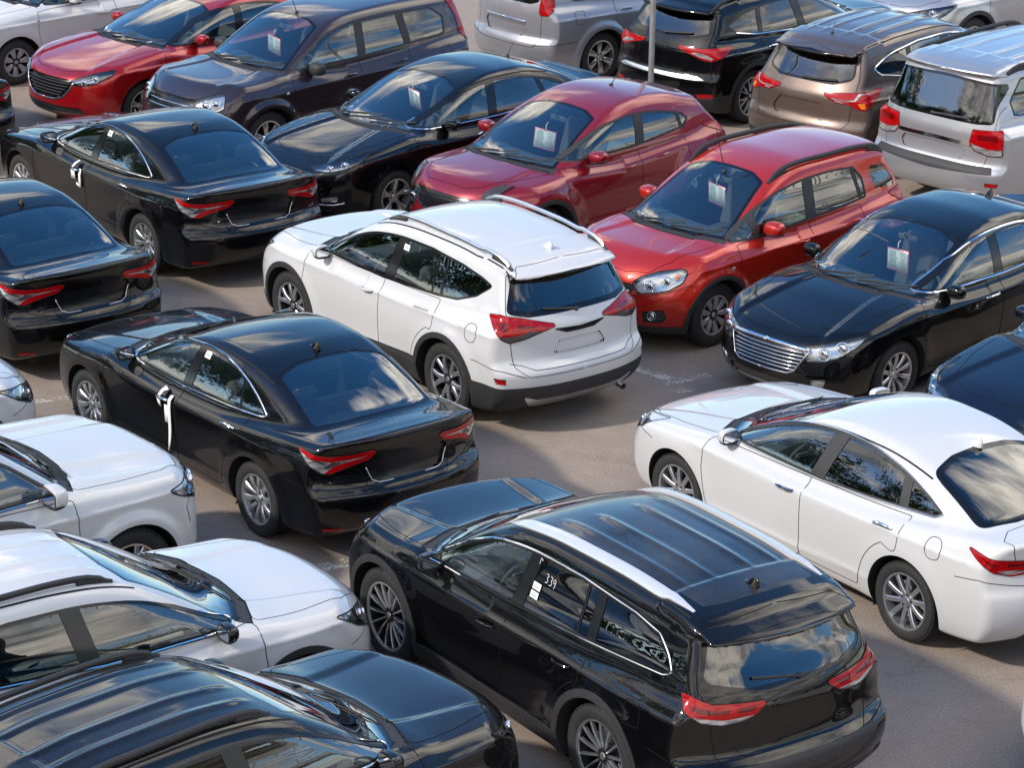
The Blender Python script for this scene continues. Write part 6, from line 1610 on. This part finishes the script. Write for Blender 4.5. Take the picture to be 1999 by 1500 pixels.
def environment():
    M['bark'] = plain('tree bark', (.09, .07, .05), .9, vary=.4, scale=6)
    m, nt, b, N, L = mat('leaves'); M['leaf'] = m
    t = noise(nt, .9, 3); r = ramp(nt, t.outputs['Fac'], [(.3, (.035, .075, .015)), (.7, (.11, .16, .03))]); L.new(r.outputs[0], b.inputs['Base Color']); b.inputs['Roughness'].default_value = .6
    M['concrete'] = plain('pale concrete', (.42, .38, .31), .85, vary=.2, scale=1.2)
    M['steel'] = plain('galvanised steel', (.33, .34, .35), .5, .7)
    M['wall'] = plain('pale render wall', (.50, .46, .40), .85, vary=.1, scale=.8)
    va = [tree_meshes(3, 9.5, 6.5), tree_meshes(8, 8.5, 7.5)]
    for i, (x, y, s, k) in enumerate([(-19, 12, 1.0, 0), (-21, 19, 1.1, 1), (-20.5, 27, .95, 0), (-23, 35, 1.15, 1), (-21, 43, 1.0, 0), (-25, 52, 1.2, 1), (-15, 3, 1.0, 1), (-9, -6, .9, 0)]):
        o = bpy.data.objects.new('tree', None); col.objects.link(o); o.location = (x, y, 0); o.scale = (s, s, s); o.rotation_euler = (0, 0, i * 1.7)
        tag(o, 'leafy green tree standing beyond the lot, mirrored in the car windows', 'tree', 'trees round the lot')
        mesh_ob('trunk', va[k][0], o); mesh_ob('crown', va[k][1], o)
    # a footbridge on the far right
    q = MB(); x0 = 40
    q.box((x0, 25, 5.6), (3.4, 150, .9), M['concrete'], None, .05)
    q.box((x0, 25, 4.9), (2.0, 150, .5), M['concrete'])
    br = mesh_ob('footbridge', q.mesh('deck'), None); tag(br, 'long concrete footbridge with a lattice railing, mirrored in the side windows', 'bridge')
    pm = MB(); pm.box((0, 0, 2.4), (1.0, 1.2, 4.8), M['concrete'], None, .08)
    pme = pm.mesh('pier')
    for y in range(-40, 101, 20): mesh_ob('pier', pme, br, (x0, y, 0))
    rm = MB()
    for sx in (-1.65, 1.65):
        for z in (6.15, 7.25): rm.box((x0 + sx, 25, z), (.08, 150, .08), M['steel'])
        for k in range(100):
            y = -50 + k * 1.5; rm.box((x0 + sx, y, 6.7), (.07, .07, 1.1), M['steel']); rm.tube([(x0 + sx, y, 6.15), (x0 + sx, y + 1.5, 7.25)], .025, M['steel'], 4)
    mesh_ob('railing', rm.mesh('railing'), br)
    # a low building ahead, above the frame
    w = MB(); w.box((0, 0, 1.9), (70, 10, 3.8), M['wall'], None, .05); w.box((0, 0, 3.95), (71, 11, .3), M['steel'])
    b = mesh_ob('low_building', w.mesh('wall'), None, (-6, 84, 0)); tag(b, 'long low pale building beyond the far end of the lot', 'building')
    wm = MB(); wm.box((0, 0, 0), (2.2, .06, 1.5), M['frit'])
    wme = wm.mesh('window')
    for k in range(14): mesh_ob('window', wme, b, (-32.5 + k * 5, -5.04, 1.9))
    # lamp mast of the lot
    p = MB(); p.tube([(0, 0, 0), (0, 0, 5), (0, 0, 9.2)], [.036, .036, .03], M['steel'], 16, up=(0, 1, 0)); p.lathe([(0, .35), (.11, .34), (.12, .0)], M['concrete'], 16, axis='z')
    p.tube([(-.9, 0, 9.15), (.9, 0, 9.15)], .03, M['steel'], 8)
    mast = mesh_ob('lamp_mast', p.mesh('pole'), None, MAST); tag(mast, 'thin pale metal lamp mast rising behind the dark red hatchback', 'lamp post')
    for sx in (-1, 1):
        hd = MB(); hd.box((0, 0, 0), (.55, .22, .10), M['steel'], None, .03); mesh_ob('lamp_head', hd.mesh('lamp_head'), mast, (sx * 1.05, 0, 9.15))
def paint_marks():
    m, nt, b, N, L = mat('worn white road paint')
    t = noise(nt, 5, 4, .6); t2 = noise(nt, 28, 2, .5)
    ad = N.new('ShaderNodeMath'); ad.operation = 'ADD'; L.new(t.outputs['Fac'], ad.inputs[0]); L.new(t2.outputs['Fac'], ad.inputs[1])
    r = ramp(nt, ad.outputs[0], [(.46, 0.0), (.53, .7)])
    rp2 = N.new('ShaderNodeMath'); rp2.operation = 'MULTIPLY'; rp2.inputs[1].default_value = .5; L.new(ad.outputs[0], rp2.inputs[0]); L.new(rp2.outputs[0], r.inputs[0])
    b.inputs['Base Color'].default_value = (.62, .59, .53, 1); b.inputs['Roughness'].default_value = .8
    tr = N.new('ShaderNodeBsdfTransparent'); mx = N.new('ShaderNodeMixShader'); L.new(r.outputs[0], mx.inputs[0]); L.new(tr.outputs[0], mx.inputs[1]); L.new(b.outputs[0], mx.inputs[2])
    L.new(mx.outputs[0], N['Material Output'].inputs[0]); M['roadpaint'] = m
    for (a, c, w) in [((-4.70, 26.05), (-4.22, 26.27), .10), ((-1.72, 22.2), (-1.2, 22.5), .16), ((1.22, 27.3), (1.60, 26.93), .14), ((1.48, 26.85), (1.95, 27.12), .13), ((1.60, 26.62), (1.82, 26.74), .10)]:
        a, c = np.array(a), np.array(c); d = (c - a) / np.linalg.norm(c - a); n = np.array((-d[1], d[0])) * w / 2
        q = [a + n, a - n, c - n, c + n]; mid = (a + c) / 2
        me = new_mesh('road_marking', [(p[0] - mid[0], p[1] - mid[1], 0) for p in q], [(0, 1, 2, 3)], [m])
        o = mesh_ob('road_marking', me, None, (mid[0], mid[1], .004)); o['kind'] = 'structure'

CAMF, CAMH, CAMP, CAMR = 5695.7, 9.866, 20.214, .754
SUNAZ, SUNEL, SUNS, SUNANG, SKYS, EXPO, CLOUDSEED = 204, 38, 2.1, 3.0, .15, .95, 15.2
MAST = (1.66, 35.0, 0)
mats(); PAINT = bpy.data.materials.new('car paint'); PAINT.use_nodes = True
setup(); ground(); environment(); paint_marks()

BUILT = {}
def kind(fn, *a):
    k = (fn.__name__,) + a
    if k not in BUILT: BUILT[k] = build(fn(*a))
    return BUILT[k]
CARS = [
 (sedan_camry, (), 'sedan', 'black', -2.34, 24.61, 127.9, 'black saloon with white paper strips on its door handle and bright ten-spoke wheels'),
 (sedan_camry, (), 'sedan', 'black', -4.14, 31.8, 126.6, 'black saloon seen from the rear beside the purplish crossover, taped front door handle'),
 (sedan_camry, (), 'sedan', 'black', -5.6, 28.83, 129, 'black saloon cut off by the frame, only roof, rear screen and tail lamps showing'),
 (suv_rav4, (False,), 'crossover', 'white', -0.74, 27.5, 127.6, 'white crossover with silver roof rails and its tail towards the empty aisle'),
 (suv_highlander, (), 'crossover', 'black', 0.6, 19.88, 124.8, 'large black crossover with wide silver roof rails and 339 written on its window'),
 (sedan_optima, (), 'sedan', 'white', 2.98, 22.68, 127.0, 'white saloon with black rear screen beside the large black crossover'),
 (hatch_sx4, (), 'hatchback', 'ember', 2.37, 29.45, 223.9, 'orange red hatchback with black roof rails and round bright headlamps'),
 (sedan_older, (), 'sedan', 'black', 4.07, 27.87, 224.3, 'black saloon with a chrome slatted grille and a price sheet in its windscreen'),
 (hatch_juke, (), 'hatchback', 'wine', 0.64, 32.0, 224.2, 'dark red rounded hatchback with lamp pods on top of its front wings'),
 (sedan_focus, (), 'sedan', 'black', -0.96, 33.62, 222.3, 'black saloon with narrow swept headlamps between purplish crossover and dark red hatchback'),
 (suv_xtrail, (), 'crossover', 'plum', -2.68, 35.88, 225.2, 'boxy dark purplish crossover with tall red tail lamps and square mirrors'),
 (hatch_mazda, (), 'hatchback', 'crimson', -4.34, 37.47, 224.5, 'bright red hatchback with a large black five-sided grille'),
 (suv_tucson, (), 'crossover', 'black', 3.36, 38.3, 45.5, 'black crossover seen from the rear behind the thin lamp mast'),
 (suv_santafe, (), 'crossover', 'bronze', 5.0, 36.17, 48, 'brown crossover seen from the rear with a ribbed roof'),
 (suv_landcruiser, (), 'crossover', 'silver', 6.63, 34.46, 44.8, 'tall silver off-road car with big square tail lamps'),
 (suv_xtrail, (), 'crossover', 'steelgrey', 1.61, 40.25, 40, 'grey silver crossover partly out of frame, bare alloy rear wheel showing'),
 (suv_landcruiser, (), 'crossover', 'pearl', -4.7, 21.0, 39.5, 'tall white off-road car with chrome rimmed headlamp at the left edge'),
 (suv_rav4, (True,), 'crossover', 'white', -3.1, 18.95, 36.5, 'white crossover with black roof rails and black door mirrors'),
 (suv_rav4, (True,), 'crossover', 'blackgrime', -1.90, 16.90, 43.8, 'black crossover with a ribbed dusty roof in the bottom corner'),
 (suv_rav4, (True,), 'crossover', 'white', -6.34, 23.6, 34, 'white crossover of which only the front corner with its lamp shows at the left edge'),
 (sedan_camry, (), 'sedan', 'black', -8.16, 35.66, 128, 'black saloon of which only a tail lamp shows at the left edge'),
 (sedan_optima, (), 'sedan', 'white', 5.60, 17.62, 128, 'pale saloon of which only a sliver of the front bumper shows at the right edge'),
 (suv_rav4, (True,), 'crossover', 'silver', 6.74, 41.34, 222, 'pale silver crossover, only its front wheel arch showing at the top right'),
 (hatch_mazda, (), 'hatchback', 'crimson', 5.2, 44.6, 222, 'red hatchback almost hidden above the roof of the brown crossover'),
 (hatch_compact, (), 'hatchback', 'white', -6.22, 39.72, 220.3, 'white hatchback with plain silver wheel covers at the top left'),
 (sedan_focus, (), 'sedan', 'navy', 5.81, 25.77, 222, 'dark blue saloon cut off by the frame, its bonnet beside the white saloon'),
]
ONLY = None
ROOTS = []
for i, (fn, a, nm, pc, x, y, yaw, lab) in enumerate(CARS):
    ROOTS.append(put_car(kind(fn, *a), nm, lab, 'car', x, y, yaw, pc))
def on_car(i, p, turn=0.0):
    """a point of car i as a place in the lot"""
    _, _, _, _, x, y, yaw, _ = CARS[i]; c, s2 = math.cos(R(yaw)), math.sin(R(yaw))
    return (x + c * p[0] - s2 * p[1], y + s2 * p[0] + c * p[1], p[2]), (0, 0, R(yaw + turn))
# price sheets hung behind the windscreens
sh = MB(); W2, H2 = .15, .11
sh.box((0, 0, 0), (.004, 2 * W2, 2 * H2), M['paperred'], None, .001)
sh.box((.003, 0, 0), (.002, 2 * W2 - .026, 2 * H2 - .026), M['paper'])
sheet_me = sh.mesh('price_sheet', angle=0)
pr = MB(); rg = random.Random(4)
for k in range(9): pr.box((.0046, -.065 + rg.uniform(-.006, .006), .078 - k * .019), (.0008, .10 + rg.uniform(-.02, .01), .009), M['ink'])
for k in range(12): pr.box((.0046, .07, .08 - k * .0145), (.0008, .085 - rg.uniform(0, .03), .004), M['ink'])
print_me = pr.mesh('print', angle=0)
cl = MB(); cl.tube([(.004, 0, H2 - .01), (.006, .004, H2 + .02), (.0, .0, H2 + .06), (-.03, 0, H2 + .085)], .006, M['clear'], 6, up=(0, 1, 0)); cl_me = cl.mesh('clip')
for ci, p, tn, nm in ((6, (.44, .07, 1.28), -12, 'orange red hatchback'), (7, (.50, .11, 1.12), -8, 'black saloon with chrome grille'), (9, (.42, .13, 1.18), -14, 'black saloon with swept headlamps'), (10, (.57, .11, 1.28), -10, 'boxy purplish crossover'), (8, (.57, .14, 1.185), 8, 'dark red rounded hatchback')):
    loc, rot = on_car(ci, p, tn); rot = (R(((ci * 7) % 5 - 2) * 2.2), R(((ci * 3) % 4 - 1.5) * 5), rot[2])
    o = mesh_ob('price_sheet', sheet_me, None, loc, rot); tag(o, 'white price sheet with red border in the windscreen of the ' + nm, 'sheet', 'price sheets hung in the windscreens')
    mesh_ob('print', print_me, o); mesh_ob('clip', cl_me, o)
# paper strips tied to two door handles
def strip_ob(ci, parts, label):
    c = kind(sedan_camry)['car']; mb = MB()
    for line, w, lift in parts:
        p, n = c.hit('side', line); p = p + n * np.array(lift)[:, None]; T = np.gradient(p, axis=0); S = np.cross(n, T); S /= np.linalg.norm(S, axis=1, keepdims=True); w = np.broadcast_to(w, (len(p),))[:, None]
        k = len(p); fr = np.concatenate([p + S * w / 2 + n * .001, p - S * w / 2 + n * .001]); bk = fr - np.concatenate([n, n]) * .002
        f = [(i, i + k, i + k + 1, i + 1) for i in range(k - 1)]
        mb.add(np.concatenate([fr, bk]), f + [tuple(j + 2 * k for j in q[::-1]) for q in f] + [(0, 2*k, 3*k, k), (k - 1, 2*k - 1, 4*k - 1, 3*k - 1)] + [(i + 1, i + 1 + 2*k, i + 2*k, i) for i in range(k - 1)] + [(i + k, i + 3*k, i + 1 + 3*k, i + 1 + k) for i in range(k - 1)], M['paper'])
    loc, rot = on_car(ci, (0, 0, 0)); o = mesh_ob('paper_strip', mb.mesh('paper_strip', angle=0), None, loc, rot); tag(o, label, 'paper strip')
strip_ob(0, [([(.0, .85), (-.003, .88), (-.01, .91)], (.055, .07, .075), (.048, .045, .03)), ([(.012, .83), (.02, .795), (.024, .765)], (.055, .05, .04), (.045, .03, .02)),
    ([(-.118, .885), (-.122, .85), (-.125, .80), (-.125, .72), (-.125, .64), (-.120, .56), (-.112, .48), (-.10, .38)], (.045, .045, .045, .045, .045, .042, .034, .012), (.012, .016, .02, .02, .02, .022, .03, .035)), ([(-.075, .80), (-.075, .72), (-.075, .635)], .07, (.016, .016, .016))], 'white paper strips hanging from the front handle of the nearest black saloon')
strip_ob(1, [([(.0, .85), (-.008, .88), (-.014, .92)], (.05, .08, .03), (.048, .045, .03)), ([(.03, .83), (.032, .78), (.034, .73)], (.085, .09, .09), (.03, .02, .018)),
    ([(-.11, .86), (-.112, .80), (-.112, .73), (-.112, .66)], (.045, .045, .045, .045), (.016, .02, .02, .02)), ([(-.11, .67), (-.06, .682), (-.03, .69)], (.035, .035, .033), (.02, .02, .02))], 'folded white paper strips on the front handle of the black saloon further back')
